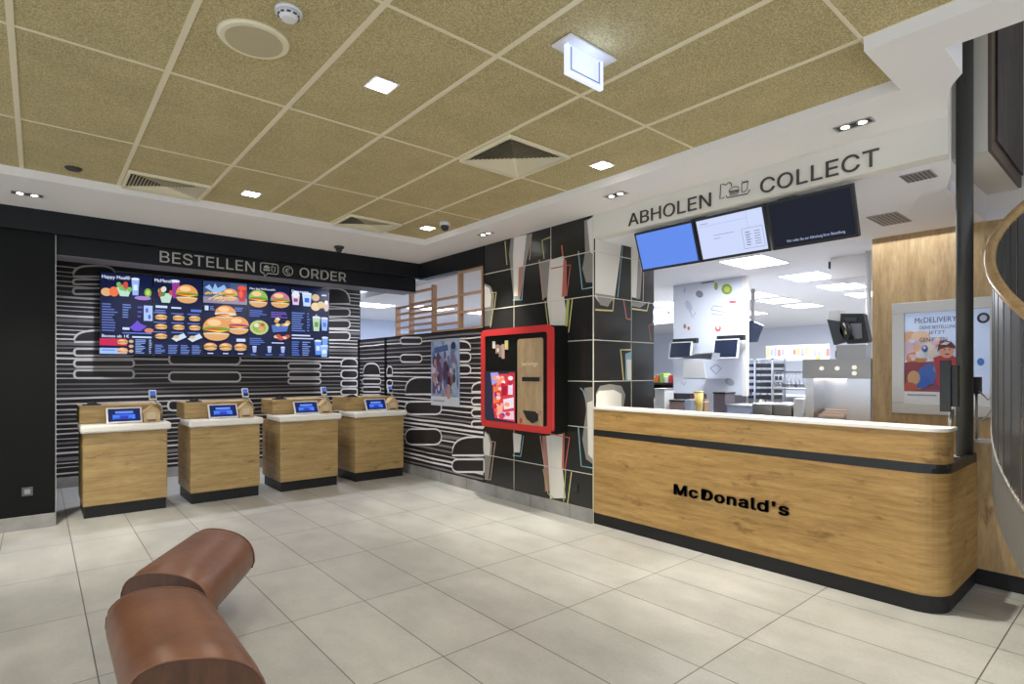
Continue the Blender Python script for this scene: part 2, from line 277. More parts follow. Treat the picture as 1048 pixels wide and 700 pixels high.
def text(s, lb, right, w, h, m, name, parent=None, depth=.004, bold=0, space=1.0, **kw):
    if all(ch in GL for ch in s):
        cu = bpy.data.curves.new('t', 'CURVE'); cu.dimensions = '2D'; cu.fill_mode = 'BOTH'; ax_ = 0
        for ch in s:
            adv, cs = GL[ch]
            for c in cs:
                sp = cu.splines.new('POLY'); n_ = len(c)//2; sp.points.add(n_-1)
                for i in range(n_): sp.points[i].co = (c[2*i]/1000+ax_, c[2*i+1]/1000, 0, 1)
                sp.use_cyclic_u = True
            ax_ += adv/1000*space+bold*1.5
    else:
        cu = bpy.data.curves.new('t', 'FONT'); cu.body = s; cu.size = 1; cu.space_character = space; cu.resolution_u = 4
    t = bpy.data.objects.new('t', cu); COL.objects.link(t); dg = bpy.context.evaluated_depsgraph_get(); dg.update()
    me = bpy.data.meshes.new_from_object(t.evaluated_get(dg)); bpy.data.objects.remove(t)
    xs = [v.co.x for v in me.vertices]; x0, x1 = min(xs)-bold, max(xs)+bold
    yc = [v.co.y for v in me.vertices if v.co.y > 0]; cap = .73 if s != s.upper() or '\u00ae' in s else max(yc); sx = w/(x1-x0); sz = h/cap
    b = MB(); bm = b.bm; bm.from_mesh(me); b.mats = [m]
    if bold:
        g0 = bm.verts[:]+bm.edges[:]+bm.faces[:]
        for dx, dy in ((-1, 0), (1, 0), (-.5, 0), (.5, 0), (0, .6), (0, -.6), (-.7, .5), (.7, .5), (-.7, -.5), (.7, -.5)):
            d_ = bmesh.ops.duplicate(bm, geom=g0)
            for e in d_['geom']:
                if isinstance(e, bmesh.types.BMVert): e.co.x += dx*bold; e.co.y += dy*bold
    lb = V(lb); right = V(right).normalized(); n = right.cross(UP)
    for f in bm.faces: f.material_index = 0
    if depth:
        r = bmesh.ops.extrude_face_region(bm, geom=bm.faces[:]); 
        for e in r['geom']:
            if isinstance(e, bmesh.types.BMVert): e.co.z += 1
    for v in bm.verts:
        p = lb + right*((v.co.x-x0)*sx) + UP*(v.co.y*sz) + n*(.001+v.co.z*depth); v.co = p
    return b.link(name, parent=parent, **kw)

NX = V((-1, 0, 0)); NY = V((0, -1, 0))
XW, YP, YB = 4.17, 3.67, 9.20       # right wall plane, pillar side plane, recess back wall plane
ZT, ZS, ZK = 3.11, 3.04, 2.81       # ceiling tiles, soffit, kitchen ceiling and sign band underside

# ================================================================== SETTING
b = MB(); b.box(-4, 17, -3.2, 14, -.1, 0, floor_m); struct(b, 'floor')
# tiled ceiling with its bars
b = MB(); b.plan([(-4.0, -3.2), (3.08, -3.2), (3.08, .97), (3.68, .97), (3.68, 6.05), (-4.0, 6.05)], ZT, ZT+.05, ceil_m)
gx = [-.097+.6275*k for k in range(-6, 6)]; gy = [.962+1.2595*k for k in range(-3, 4)]
for x in gx: b.box(x-.014, x+.014, -3.2, 6.0, ZT-.004, ZT+.001, tbar)
for y in gy: b.box(-4.0, 3.65 if y > .95 else 3.05, y-.009, y+.009, ZT-.003, ZT+.001, tbar)
struct(b, 'ceiling')
# white soffit round the tiled tray, with the stairwell cut out of it
b = MB()
b.box(-4, XW, 5.88, 7.05, ZS, 3.45, soffit_m)
b.plan([(3.6, 5.88), (3.6, .95), (XW+.12, .95), (XW+.12, 5.88)], ZS, 3.45, soffit_m)
curve = [(3.64, .69), (3.73, .744), (3.81, .778), (3.907, .806), (4.04, .835), (4.17, .858), (4.29, .875)]
b.plan([(3.03, .95), (3.03, -3.2), (3.30, -3.2), (3.30, .69)] + curve + [(4.29, .95)], ZS, 3.9, soffit_m)
struct(b, 'trim_1')
# sign band above the collection counter, and the curved lining of the stairwell
b = MB(); b.plan([(4.17, 3.70), (4.17, .858), (4.29, .875), (4.29, 3.70)], ZK, ZS+.1, cream); struct(b, 'trim_2')
b = MB(); b.plan([(4.29, .876), (4.6, .93), (4.86, 1.0), (4.98, 1.03), (5.3, 1.03), (5.3, 1.08), (4.9, 1.08), (4.29, .95)], ZK+.101, 4.6, cream); struct(b, 'trim_3')
b = MB(); b.box(2.9, 8, -3.2, 1.2, 4.6, 4.7, cream); b.box(2.9, 3.03, -3.2, 1.2, 3.5, 4.6, cream); b.box(3.03, 4.3, .96, 1.2, 3.9, 4.6, cream); b.box(7.9, 8, -3.2, .8, 3.05, 4.6, cream); b.box(3.03, 7.9, -3.2, -3.1, 3.5, 4.6, cream); struct(b, 'stairwell_light_block')  # unseen roof and walls added above the shaft to keep light off the mural
# kitchen ceiling and shell
b = MB()
b.plan([(4.291, .877), (4.6, .93), (4.86, 1.0), (4.98, 1.03), (5.3, 1.03), (6.31, 1.03), (6.31, -3.2), (17, -3.2), (17, 14), (4.45, 14), (4.45, 7.4), (4.29, 5.44)], ZK, ZK+.1, whiteceil)
struct(b, 'ceiling_kitchen')
b = MB(); b.box(5.06, 6.45, .82, 1.029, ZS, 4.6, cream); b.box(5.3, 6.31, 1.03, 1.05, ZK+.1, ZS+.02, soffit_m); b.box(6.31, 6.45, -3.2, .819, ZK+.1, 4.6, soffit_m); b.box(6.311, 6.45, .819, 1.05, ZK+.1, ZS-.001, soffit_m); struct(b, 'trim_4')
b = MB(); b.box(5.07, 6.30, .80, .82, ZS+.005, 4.6, mat('mural_frame', (.12, .085, .06), .5)); 
mur = mat('dark_mural', (.04, .03, .028), .5); a_ = noise(mur, posmap(mur, (3, 3, 1)), 3, 6, .7)
setcol(mur, ramp(mur, a_.outputs[0], [(.35, (.012, .011, .014)), (.55, (.05, .035, .032)), (.75, (.12, .085, .07))]).outputs[0])
b.box(5.20, 6.28, .785, .80, ZS+.10, 4.6, mur); b.link('stairwell_mural', label='dark brown framed mural high in the stairwell at the right edge', cat='mural')
b = MB(); b.box(16.9, 17, -3.2, 14, 0, ZK, white_w); struct(b, 'wall_kitchen_end')
b = MB(); b.box(4.45, 17, 13.9, 14, 0, ZK, white_w); struct(b, 'wall_kitchen_far')
b = MB(); b.box(2.6, 9.5, 13.0, 13.1, 0, 3.2, mat('pale_blue_wall', (.62, .70, .90), .6)); struct(b, 'wall_next_room')
b = MB(); b.box(2.6, 4.45, 9.4, 14, 3.0, 3.1, whiteceil); struct(b, 'ceiling_next_room')
# recess behind the order kiosks
def stripes(b, mp3, n, a0, a1, z0, z1, pitch, off=.002):
    z = z0 + pitch*.4; k = 0
    while z < z1 - .01:
        w = random.choice((.010, .014, .018, .012, .026)); m = stripe_g if random.random() < .28 else stripe_w
        if m is stripe_g: w *= 1.7
        ph = random.uniform(0, 6); am = random.uniform(.001, .0035); N = 26; pts = []
        for i in range(N+1):
            a = a0+(a1-a0)*i/N; pts.append(mp3(a, z + am*math.sin(ph+i*.55) + am*.6*math.sin(ph*2+i*1.3)))
        b.line(pts, n, w, off, m); z += pitch*random.uniform(.8, 1.2); k += 1
def burger(b, f, n, u0, u1, v0, v1, kind='row', w=.026, umax=2000):
    """outline of a bun or patty measured on the wall; f maps a measured point to the wall"""
    pts = []
    if kind == 'row':
        r = (v1-v0)*.42; rx = r
        for cx, cy, t0 in ((u1-rx, v0+r, -90), (u1-rx, v1-r, 0), (u0+rx, v1-r, 90), (u0+rx, v0+r, 180)):
            for k in range(4): t = math.radians(t0+30*k); pts.append((cx+rx*math.cos(t), cy+r*math.sin(t)))
    else:
        c = (u0+u1)/2; rx = (u1-u0)/2
        for k in range(13): t = math.pi*k/12; pts.append((c-rx*math.copysign(abs(math.cos(t))**.7, math.cos(t)), v1-(v1-v0)*math.sin(t)**.7 if 0 < k < 12 else v1))
    P = [f(min(p[0], umax), p[1]) for p in pts]
    b.patch(P, n, .003, stripe_bg); b.line(P, n, w, .0045, stripe_w, closed=True)
b = MB(); b.box(.13, 4.32, YB, YB+.12, 0, 2.96, stripe_bg)
stripes(b, lambda a, z: (a, YB, z), NY, .14, 4.31, .16, 2.94, .066)
fb = lambda u, v: ony(u, v, YB)
for q in ((75, 118, 272, 283, 'dome'), (75, 118, 286, 291), (75, 118, 295, 301), (76, 137, 338, 350, 'dome'), (76, 137, 357, 364), (76, 137, 368.5, 375.5), (76, 137, 379, 387),
          (173, 246, 362, 373), (173, 246, 381, 390.5), (172, 240, 410, 420), (295, 328, 372, 377.5), (295, 328, 380.5, 386), (295, 328, 388, 392.5),
          (318, 358, 295, 311, 'dome'), (318, 358, 316, 324), (318, 358, 328, 336), (318, 358, 340, 348), (349, 366, 367, 375, 'dome'), (349, 366, 379, 387), (349, 366, 389.5, 395.5), (349, 366, 398, 404)):
    burger(b, fb, NY, *q[:4], kind=(q[4] if len(q) > 4 else 'row'))
struct(b, 'wall_back')
b = MB(); b.box(.13, XW+.15, 7.40, YB+.12, 2.96, 3.06, black_fascia); struct(b, 'ceiling_recess')
b = MB(); b.box(.13, 4.16, YB-.02, YB, 0, .137, tile_g); struct(b, 'baseboard_back')
# black wall at the far left
b = MB(); b.box(-4, .13, 7.03, 7.35, 0, 2.83, black_lam); b.box(.13, .136, 7.028, 7.35, 0, 2.83, alu); b.box(.02, .13, 7.35, 9.32, 0, 3.0, black_lam); struct(b, 'wall_left')
b = MB(); b.box(-4, .13, 7.0, 7.03, 0, .125, tile_g); struct(b, 'baseboard_left')
# black beam and the set-back fascia that carries BESTELLEN / ORDER
b = MB(); b.box(-4, XW+.12, 6.95, 7.06, 2.83, ZS+.02, black_fascia); struct(b, 'trim_5')
b = MB(); b.box(.13, XW, 7.06, 7.40, 2.645, ZS+.02, black_fascia); b.box(.13, XW, 7.055, 7.405, 2.64, 2.645, black_under); struct(b, 'trim_6')
b = MB(); b.box(XW, XW+.12, 5.44, 6.95, 2.815, ZS+.02, black_fascia); struct(b, 'trim_7')
# striped half-height wall on the right of the recess
b = MB(); b.box(XW, XW+.12, 5.44, 8.95, 0, 2.02, stripe_bg); b.box(XW-.005, XW+.125, 5.44, 8.95, 2.02, 2.035, black_lam)
for yy in (8.93, 7.97): b.box(XW-.012, XW, yy-.03, yy+.03, .13, 2.03, black_lam)
stripes(b, lambda a, z: (XW, a, z), NX, 5.45, 8.94, .15, 2.0, .060)
fr = lambda u, v: onx(u, v, XW)
for q in ((372, 389, 372, 384, 'dome'), (371, 390, 387.5, 393), (371, 390, 396, 401), (371, 390, 404, 409), (396, 402, 375, 384, 'dome'), (396, 402, 389, 395),
          (410, 432, 345.5, 352), (410, 432, 363, 370.5), (415, 452, 386, 403.5, 'dome'), (415, 452, 411, 424), (415, 452, 439, 455),
          (458, 482, 349, 358, 'dome'), (458, 482, 361, 370), (458, 482, 374, 382.5), (483, 510, 391, 401, 'dome'), (483, 510, 407, 414), (483, 510, 419, 426), (483, 510, 431, 437),
          (463, 515, 447, 466, 'dome'), (463, 515, 470, 483)):
    burger(b, fr, NX, *q[:4], kind=(q[4] if len(q) > 4 else 'row'), w=.024, umax=495.6)
struct(b, 'wall_right')
b = MB(); b.box(XW-.02, XW, 5.44, 9.18, 0, .137, tile_g); b.box(XW-.02, XW, YP-.0, 5.44, 0, .137, tile_g)
for k in range(9): b.box(XW-.0215, XW-.02, YP+.3+k*.6-.0015, YP+.3+k*.6+.0015, 0, .137, black_base)
struct(b, 'baseboard_right')
# glossy pillar with the cup print
b = MB(); b.box(XW, 5.17, YP, 5.44, 0, ZS+.05, panel_bk)
Zj = (.48, .94, 1.40, 1.81, 2.245, 2.685)
for z in Zj: b.box(XW-.0025, XW, YP, 5.44, z-.004, z+.004, joint_w); b.box(XW, 5.17, YP-.0025, YP, z-.004, z+.004, joint_w)
for y in (4.87, 4.265): b.box(XW-.0025, XW, y-.003, y+.003, .137, ZS, joint_w)
b.box(4.767, 4.773, YP-.0025, YP, .9, ZS, joint_w); b.box(XW-.004, XW+.004, YP-.004, YP+.004, 0, ZS, joint_w)
b.box(XW-.003, XW, 5.425, 5.44, .137, ZS, black_lam)
def cup(pts, m, off=.0012, f=fr, n=NX): b.patch([f(*p) for p in pts], n, off, m)
def wire(pts, m, w=.014, off=.002, f=fr, n=NX, closed=False): b.line([f(*p) for p in pts], n, w, off, m, closed)
# shake cups on the long face
cup([(523, 243), (545, 239), (538, 272), (532, 307), (526, 307), (521, 260)], cupB); cup([(526, 243), (539, 240), (534, 285), (531, 303), (526, 303), (525, 262)], cupA, .0016)
cup([(531, 274), (537, 271), (533, 303), (530, 304)], cupC, .0018)
wire([(517, 247), (519, 271)], p_yel); wire([(537, 272), (534, 307), (525, 307)], p_blu); wire([(544, 240), (542, 266)], p_pnk)
wire([(563, 243), (555, 246), (557, 265)], p_grn)
cup([(553, 268), (565, 264), (566, 300), (556, 306)], cupB); cup([(563, 266), (577, 262), (577, 300), (581, 333), (563, 333), (560, 308)], cupA, .0016)
cup([(577, 262), (580, 268), (580, 303), (575, 304)], p_red, .0018); wire([(564, 275), (584, 271), (580, 303)], p_red); wire([(575, 251), (576, 262)], p_red, .02)
wire([(552, 266), (556, 307)], p_pnk); wire([(558, 308), (561, 333)], p_grn); wire([(586, 305), (582, 340)], p_yel); cup([(580, 307), (583, 307), (581, 334), (578, 334)], p_grn, .002)
cup([(598, 226), (607, 222), (607, 289), (600, 289), (596, 275), (599, 258)], cupB); cup([(601, 226), (607, 222), (607, 260), (604, 258)], cupA, .0018)
wire([(592, 257), (596, 296), (607, 294)], p_blu)
cup([(496, 290), (502, 293), (506, 302), (505, 316), (503, 333), (496, 334)], cupB); cup([(496, 292), (501, 295), (503, 303), (502, 314), (496, 315)], cupA, .0018)
wire([(503, 300), (508, 299), (506, 316)], p_yel); wire([(505, 316), (502, 335)], p_yel)
cup([(496, 441), (501, 445), (504, 455), (503, 466), (500, 490), (496, 490)], cupB); cup([(496, 442), (500, 446), (502, 455), (501, 466), (496, 466)], cupA, .0018)
wire([(503, 452), (507, 452), (502, 491), (496, 490)], p_pnk)
cup([(525, 443), (534, 445), (532, 463), (526, 463)], cupA); wire([(536, 446), (533, 467), (525, 466)], p_blu)
cup([(555, 446), (560, 446), (562, 503), (558, 503)], cupC); cup([(559, 446), (577, 444), (576, 480), (579, 510), (563, 510), (561, 470)], cupA, .0016)
wire([(564, 444), (583, 448), (578, 482)], p_red); wire([(577, 443), (576, 480)], p_red, .03); wire([(553, 446), (558, 480)], p_pnk); wire([(556, 480), (561, 505), (567, 510)], p_grn); wire([(585, 483), (581, 515)], p_yel); wire([(579, 481), (577, 513)], p_grn)
cup([(598, 397), (607, 396), (607, 475), (600, 470), (596, 450), (600, 420)], cupB); cup([(601, 412), (607, 410), (607, 470), (602, 465)], cupA, .0018)
wire([(594, 397), (597, 400), (600, 410)], p_blu); wire([(592, 437), (595, 477), (607, 479)], p_blu)
# the narrow face beside the counter
fp = lambda u, v: ony(u, v, YP)
def cup2(pts, m, off=.0012): cup(pts, m, off, fp, NY)
def wire2(pts, m, w=.016, off=.002): wire(pts, m, w, off, fp, NY)
cup2([(609, 238), (637, 242), (634, 268), (629, 304), (622, 313), (614, 311), (609, 304)], cupA); cup2([(609, 300), (629, 303), (622, 314), (614, 312)], cupB, .0018)
wire2([(609, 317), (627, 318), (628, 306)], p_yel); wire2([(638, 243), (632, 304)], p_blu, .012)
cup2([(646, 250), (655, 252), (657, 280), (655, 306), (646, 304)], cupA); cup2([(653, 260), (657, 280), (655, 306), (651, 306)], cupB, .0018)
wire2([(659, 262), (658, 308)], p_pnk, .012); wire2([(647, 316), (662, 318), (664, 309)], p_yel); wire2([(638, 306), (641, 326), (646, 327)], p_red); cup2([(646, 309), (662, 310), (655, 315), (646, 313)], cupB)
wire2([(668, 332), (664, 333), (666, 349)], p_red, .012)
wire2([(646, 358), (635, 358), (638, 389)], p_yel, .018); cup2([(640, 362), (646, 360), (646, 389), (640, 389)], p_blu); cup2([(641, 368), (646, 368), (646, 389), (642, 389)], cupA, .002)
cup2([(610, 417), (610, 402), (614, 395), (624, 393), (636, 395), (640, 404), (638, 418)], cupB); cup2([(610, 417), (610, 404), (613, 400), (628, 399), (636, 403), (636, 418)], cupA, .0018)
struct(b, 'wall_pillar')
# oak wall with the poster, right rear; lower oak wall beside the stair
b = MB(); b.box(6.31, 6.45, -3.0, 1.905, 0, ZK, oak_up); struct(b, 'wall_oak')
b = MB(); b.box(5.035, 5.15, -1.2, .92, .115, 1.0, oak_up); b.box(5.045, 5.14, -1.2, .92, 0, .115, black_base); b.box(5.03, 5.155, -1.2, .92, 1.0, 1.02, alu); struct(b, 'wall_low')

# ================================================================== COUNTER
def arc(cx, cy, r, a0, a1, n=8): return [(cx+r*math.cos(math.radians(a0+(a1-a0)*k/n)), cy+r*math.sin(math.radians(a0+(a1-a0)*k/n))) for k in range(n+1)]
ct = thing('service_counter', (4.6, 2.3, 0), 'long oak service counter with rounded corner and black lettering', 'counter')
def cpl(i, xr=5.03, r=.17): return [(XW+i, 3.665)] + arc(XW+i+r, .87+i+r, r, 180, 270) + [(xr-i*.3, .87+i), (xr-i*.3, 1.55), (4.8, 1.55), (4.8, 3.665)]
b = MB(); b.plan(cpl(.012), 0, .113, black_base); b.link('plinth', ct)
b = MB(); b.plan(cpl(0), .113, .872, oak); b.link('front_panel', ct)
b = MB(); b.plan(cpl(.012), .872, .90, white_solid); b.link('worktop', ct)
def upl(i, d=.2, r=.1): return [(XW+i, 3.665)] + arc(XW+i+r, .87+i+r, r, 180, 270) + [(XW+d-i, .87+i), (XW+d-i, 3.665)]
b = MB(); b.plan(upl(.008), .90, .93, band_m); b.plan([(XW-.001, 3.665)] + arc(XW-.001+.17, .869+.17, .17, 180, 270) + [(5.0, .869), (5.0, .90), (XW+.2, .90), (XW+.2, 3.665)], .868, .928, band_m); b.link('reveal_band', ct)  # black reveal strip between the lower and upper oak panels
b = MB(); b.plan(upl(0), .93, 1.128, oak); b.link('upper_panel', ct)
b = MB(); b.plan(upl(-.006, .26), 1.128, 1.148, white_solid); b.link('countertop', ct)
pL = onx(690, 504, XW); pR = onx(808, 526, XW)
text("McDonald's", (XW-.001, 2.75, .447), (0, -1, 0), 2.75-1.785, .122, letter_bk, 'lettering', ct, depth=.012, bold=.026, space=1.0, label="black raised lettering")

# ================================================================== KIOSKS
names = ['leftmost of the four order kiosks, beside the black wall', 'second order kiosk from the left', 'third order kiosk from the left', 'rightmost order kiosk, next to the striped side wall']
kx = [0, .963, 1.945, 2.925]
def kit():
    X0, X1 = .345, 1.085
    k = thing('order_kiosk', ((X0+X1)/2, 7.45, 0), 'oak order kiosk with white ledge, ' + names[0], 'kiosk', 'order kiosks in a row')
    b = MB(); b.box(X0+.012, X1-.012, 7.135, 7.80, 0, .118, black_base); b.link('plinth', k)
    b = MB(); b.box(X0, X1, 7.12, 7.86, .118, .868, oak_dim); b.link('cabinet', k, bevel=.012)
    b = MB(); b.box(X0-.022, X1+.032, 7.075, 7.62, .868, .945, white_solid); b.link('ledge', k, bevel=.022)
    b = MB(); b.box(X0-.015, X1-.02, 7.39, 7.86, .946, 1.135, oak_dim); b.link('rear_box', k, bevel=.006)
    items = [k]
    # tablet leaning on the ledge
    t = thing('order_tablet', (.715, 7.22, .945), '', 'tablet', 'tablets on the kiosks')
    c = V((.705, 7.235, 1.03)); ax = V((.158, 0, 0)); ti = math.radians(28); ay = V((0, math.sin(ti), math.cos(ti)))*.088; az = V((0, -math.cos(ti), math.sin(ti)))*.008
    b = MB(); b.obox(c, ax, ay, az, white_pl); hs = b.link('housing', t, bevel=.004)
    b = MB(); b.obox(c+az*1.1, ax*.90, ay*.84, az*.12, em(16, 32, 92)); n = az.normalized()
    q = lambda x, y: c+ax*x+ay*y
    for (x, y, w, h, cl) in ((-.45, -.25, .2, .3, (70, 130, 255)), (.4, -.25, .2, .3, (70, 130, 255)), (0, .35, .5, .14, (110, 150, 240)), (0, -.05, .28, .2, (60, 90, 230)), (-.1, -.45, .5, .1, (45, 70, 190))):
        b.patch([q(x-w, y-h), q(x+w, y-h), q(x+w, y+h), q(x-w, y+h)], n, .0105, em(*cl))
    b.link('screen', hs)
    b = MB(); b.prism([(.67, 7.24, .947), (.74, 7.24, .947), (.74, 7.32, .947), (.67, 7.32, .947)], (0, -.01, .05), plast_b); b.link('stand', t)
    items.append(t)
    # little wooden donation house
    h = thing('donation_house', (1.03, 7.24, .945), '', 'donation box', 'donation houses on the kiosks')
    x0, x1, y0, y1, z = .875, 1.03, 7.19, 7.30, .947
    b = MB(); pr1 = [(x0, y0, z), (x1, y0, z), (x1, y0, z+.10), ((x0+x1)/2+.012, y0, z+.165), ((x0+x1)/2-.012, y0, z+.165), (x0, y0, z+.10)]
    b.prism(pr1, (0, y1-y0, 0), ply); b.link('body', h, bevel=.003)
    b = MB(); b.box(x0+.03, x1-.045, y0-.004, y0-.001, z+.03, z+.105, pr_(205, 190, 160)); b.box(x0+.03, x1-.04, y0-.005, y0-.001, z+.012, z+.026, pr_(120, 50, 30)); b.link('front_label', h)
    b = MB()
    for s in (-1, 1):
        xe = (x0 if s < 0 else x1)+s*.012; xm = (x0+x1)/2
        b.prism([(xe, y0-.012, z+.093), (xe, y0-.012, z+.105), (xm, y0-.012, z+.182), (xm, y0-.012, z+.170)], (0, y1-y0+.024, 0), ply)
    b.box((x0+x1)/2-.008, (x0+x1)/2+.008, y0+.03, y0+.05, z+.17, z+.21, ply); b.link('roof', h); items.append(h)
    # card terminal on a stalk
    t = thing('card_terminal', (1.06, 7.36, .945), '', 'card reader', 'card terminals on the kiosks')
    b = MB(); b.cyl((1.062, 7.35, .947), (1.062, 7.35, .957), .024, plast_b); b.tube([(1.062, 7.35, .955), (1.062, 7.35, 1.10), (.99, 7.35, 1.19)], .012, steel_d); b.link('stalk', t)
    c = V((.975, 7.335, 1.235)); ay = V((0, .45, .9)).normalized()*.058; az = V((0, -.9, .45)).normalized()*.014
    b = MB(); b.obox(c, (.036, 0, 0), ay, az, white_pl); hs = b.link('housing', t, bevel=.005)
    b = MB(); b.obox(c+ay*.3+az*1.1, (.027, 0, 0), ay*.42, az*.1, em(70, 110, 215)); b.obox(c-ay*.5+az*1.1, (.027, 0, 0), ay*.34, az*.1, plast_b); b.link('keypad', hs); items.append(t)
    # small black scanner on the rear box
    b = MB(); b.box(.36, .52, 7.42, 7.50, 1.137, 1.15, plast_b); b.prism([(.40, 7.42, 1.15), (.50, 7.42, 1.15), (.46, 7.42, 1.175), (.40, 7.42, 1.165)], (0, .07, 0), plast_b)
    items.append(b.link('receipt_printer', label='', cat='printer', group='small printers on the kiosks'))
    return items
proto = kit()
kinds = [None, 'tilted white tablet with blue screen on the ', 'small wooden donation house standing on the ', 'card terminal on a stalk at the ', 'small flat black device lying on the back of the ']
ordn = ['leftmost kiosk', 'second kiosk from the left', 'third kiosk from the left', 'rightmost kiosk']
for i in range(1, 4):
    for j, o in enumerate(proto):
        dup(o, (kx[i], 0, 0), ('oak order kiosk with white ledge, ' + names[i]) if j == 0 else kinds[j]+ordn[i])
for j, o in enumerate(proto):
    if j: o['label'] = kinds[j]+ordn[0]

# ================================================================== MENU BOARD: five upright screens in a row
A0 = ony(102, 320, 9.05); A0.z = 0; A1 = ony(337, 320, 8.62); A1.z = 0
AX = (A1-A0); AL = AX.length; AX.normalize(); AN = AX.cross(UP); MZ0, MZ1 = 1.715, 2.805
def ms(u, v): return onp(u, v, A0, AN)
def rel(u0, v0, u1, v1): return [ms(u0, v0), ms(u1, v0), ms(u1, v1), ms(u0, v1)]
def local(p): return (p-A0).dot(AX), p.z
class Scr:
    def __init__(s, i):
        s.t0 = AL*i/5; s.t1 = AL*(i+1)/5; c = A0+AX*((s.t0+s.t1)/2)
        s.o = thing('menu_screen', (c.x, c.y, MZ0), '', 'menu screen', 'menu screens above the kiosks')
        b = MB(); p = A0+AX*(s.t0+.003); q = A0+AX*(s.t1-.003)
        b.prism([p-AN*.06+UP*MZ0, q-AN*.06+UP*MZ0, q+UP*MZ0, p+UP*MZ0], (0, 0, MZ1-MZ0), plast_b)
        mid = (p+q)/2; b.obox(mid-AN*.12+UP*2.2, AX*.05, AN*.06, UP*.2, plast_b); b.link('casing', s.o)
        s.b = MB(); s.lay = .002
        s.b.patch([p+AX*.006+UP*(MZ0+.008), q-AX*.006+UP*(MZ0+.008), q-AX*.006+UP*(MZ1-.008), p+AX*.006+UP*(MZ1-.008)], AN, .001, em(17, 26, 62))
    def P(s, x, y, off=None):    # x, y in 0..1 of this screen, y down
        return A0+AX*(s.t0+(s.t1-s.t0)*x)+UP*(MZ1-(MZ1-MZ0)*y)
    def up(s): s.lay += .00025; return s.lay
    def ell(s, x, y, rx, ry, c, half=0, rot=0):
        pts = []; n = 14
        for k in range(n+1 if half else n):
            t = math.pi*k/n*(1 if half else 2); X = rx*math.cos(t); Y = ry*math.sin(t)*(half or 1)
            pts.append(s.P(x+X*math.cos(rot)-Y*math.sin(rot), y-(X*math.sin(rot)+Y*math.cos(rot))*1.0))
        s.b.patch(pts, AN, s.up(), em(*c))
    def rect(s, x0, y0, x1, y1, c): s.b.patch([s.P(x0, y0), s.P(x1, y0), s.P(x1, y1), s.P(x0, y1)], AN, s.up(), em(*c))
    def poly(s, pts, c): s.b.patch([s.P(*p) for p in pts], AN, s.up(), em(*c))
    def lines(s, x0, y0, x1, y1, n, c=(120, 145, 215)):
        h = (y1-y0)/n
        for k in range(n): s.rect(x0, y0+h*k+h*.25, x0+(x1-x0)*random.uniform(.55, 1), y0+h*k+h*.7, c)
    def burg(s, x, y, w, h, bun=(232, 160, 92), green=(105, 165, 60), pat=(120, 58, 34)):
        s.ell(x, y-h*.08, w*.5, h*.44, bun, 1); s.ell(x-w*.08, y-h*.30, w*.26, h*.13, (250, 205, 150))
        s.ell(x, y-h*.04, w*.53, h*.10, green); s.ell(x-w*.1, y-h*.02, w*.30, h*.05, (215, 60, 45))
        s.rect(x-w*.48, y, x+w*.48, y+h*.13, pat); s.poly([(x-w*.45, y-h*.01), (x+w*.46, y-h*.01), (x+w*.1, y+h*.08)], (250, 190, 50))
        s.ell(x, y+h*.14, w*.5, h*.06, (225, 215, 190)); s.ell(x, y+h*.15, w*.47, h*.25, (225, 170, 110), -1)
    def cupd(s, x, y, w, h, c=(190, 215, 250), d=None):
        s.poly([(x-w/2, y-h/2), (x+w/2, y-h/2), (x+w*.36, y+h/2), (x-w*.36, y+h/2)], c); s.ell(x, y-h/2, w*.52, h*.08, (225, 235, 250))
        if d: s.rect(x-w*.25, y-h*.15, x+w*.25, y+h*.2, d)
    def bowl(s, x, y, w, h):
        s.poly([(x-w*.5, y-h*.1), (x+w*.5, y-h*.1), (x+w*.28, y+h*.5), (x-w*.28, y+h*.5)], (190, 225, 205))
        for k in range(7): s.ell(x+random.uniform(-.4, .4)*w, y-h*.15+random.uniform(-.2, .18)*h, w*.16, h*.17, random.choice([(70, 150, 70), (205, 80, 70), (120, 190, 100), (225, 220, 200), (50, 110, 70)]))
    def word(s, t, x, y, w, h, c=(225, 235, 255)):
        W_ = (s.t1-s.t0)*w; H_ = (MZ1-MZ0)*h
        s.words = getattr(s, 'words', []); s.words.append((t, s.P(x, y)+AN*.006, W_, H_, em(*c)))
    def done(s, label):
        dsp = s.b.link('display', s.o, keep=True); s.o['label'] = label
        for t, p, w, h, m in getattr(s, 'words', []): text(t, p, AX, w, h, m, 'heading', dsp, depth=0, bold=.012)
WH = (205, 220, 255); BL = (95, 125, 215)
s = Scr(0); s.word('Happy Meal®', .04, .075, .52, .042); s.ell(.12, .24, .1, .05, (225, 175, 125)); s.ell(.26, .23, .09, .06, (235, 120, 70)); s.bowl(.45, .19, .28, .18)
s.cupd(.66, .16, .15, .20, (150, 185, 245), (225, 235, 250)); s.ell(.9, .22, .07, .055, (130, 175, 60)); s.ell(.9, .22, .04, .032, (190, 215, 120)); s.ell(.8, .29, .16, .025, (170, 130, 210))
s.lines(.04, .37, .33, .72, 11, (100, 120, 190)); s.lines(.42, .37, .58, .55, 6); s.lines(.70, .38, .80, .55, 3, (80, 80, 170)); s.rect(.82, .38, .99, .57, (175, 200, 255)); s.ell(.88, .44, .03, .03, (90, 110, 190)); s.ell(.93, .52, .03, .03, (90, 110, 190))
s.poly([(.55, .66), (.62, .62), (.70, .57), (.76, .61), (.88, .64), (.76, .70), (.63, .70)], (110, 80, 215)); s.ell(.92, .69, .09, .03, (215, 130, 110)); s.rect(.42, .66, .55, .69, WH); s.rect(.42, .72, .97, .735, BL)
s.word('Bestes ab 1€', .04, .785, .5, .035); s.rect(.60, .765, .97, .785, WH)
s.rect(.0, .80, .50, .885, (205, 40, 85)); s.word('Menü', .05, .86, .2, .03, (255, 210, 220)); s.burg(.42, .842, .20, .07)
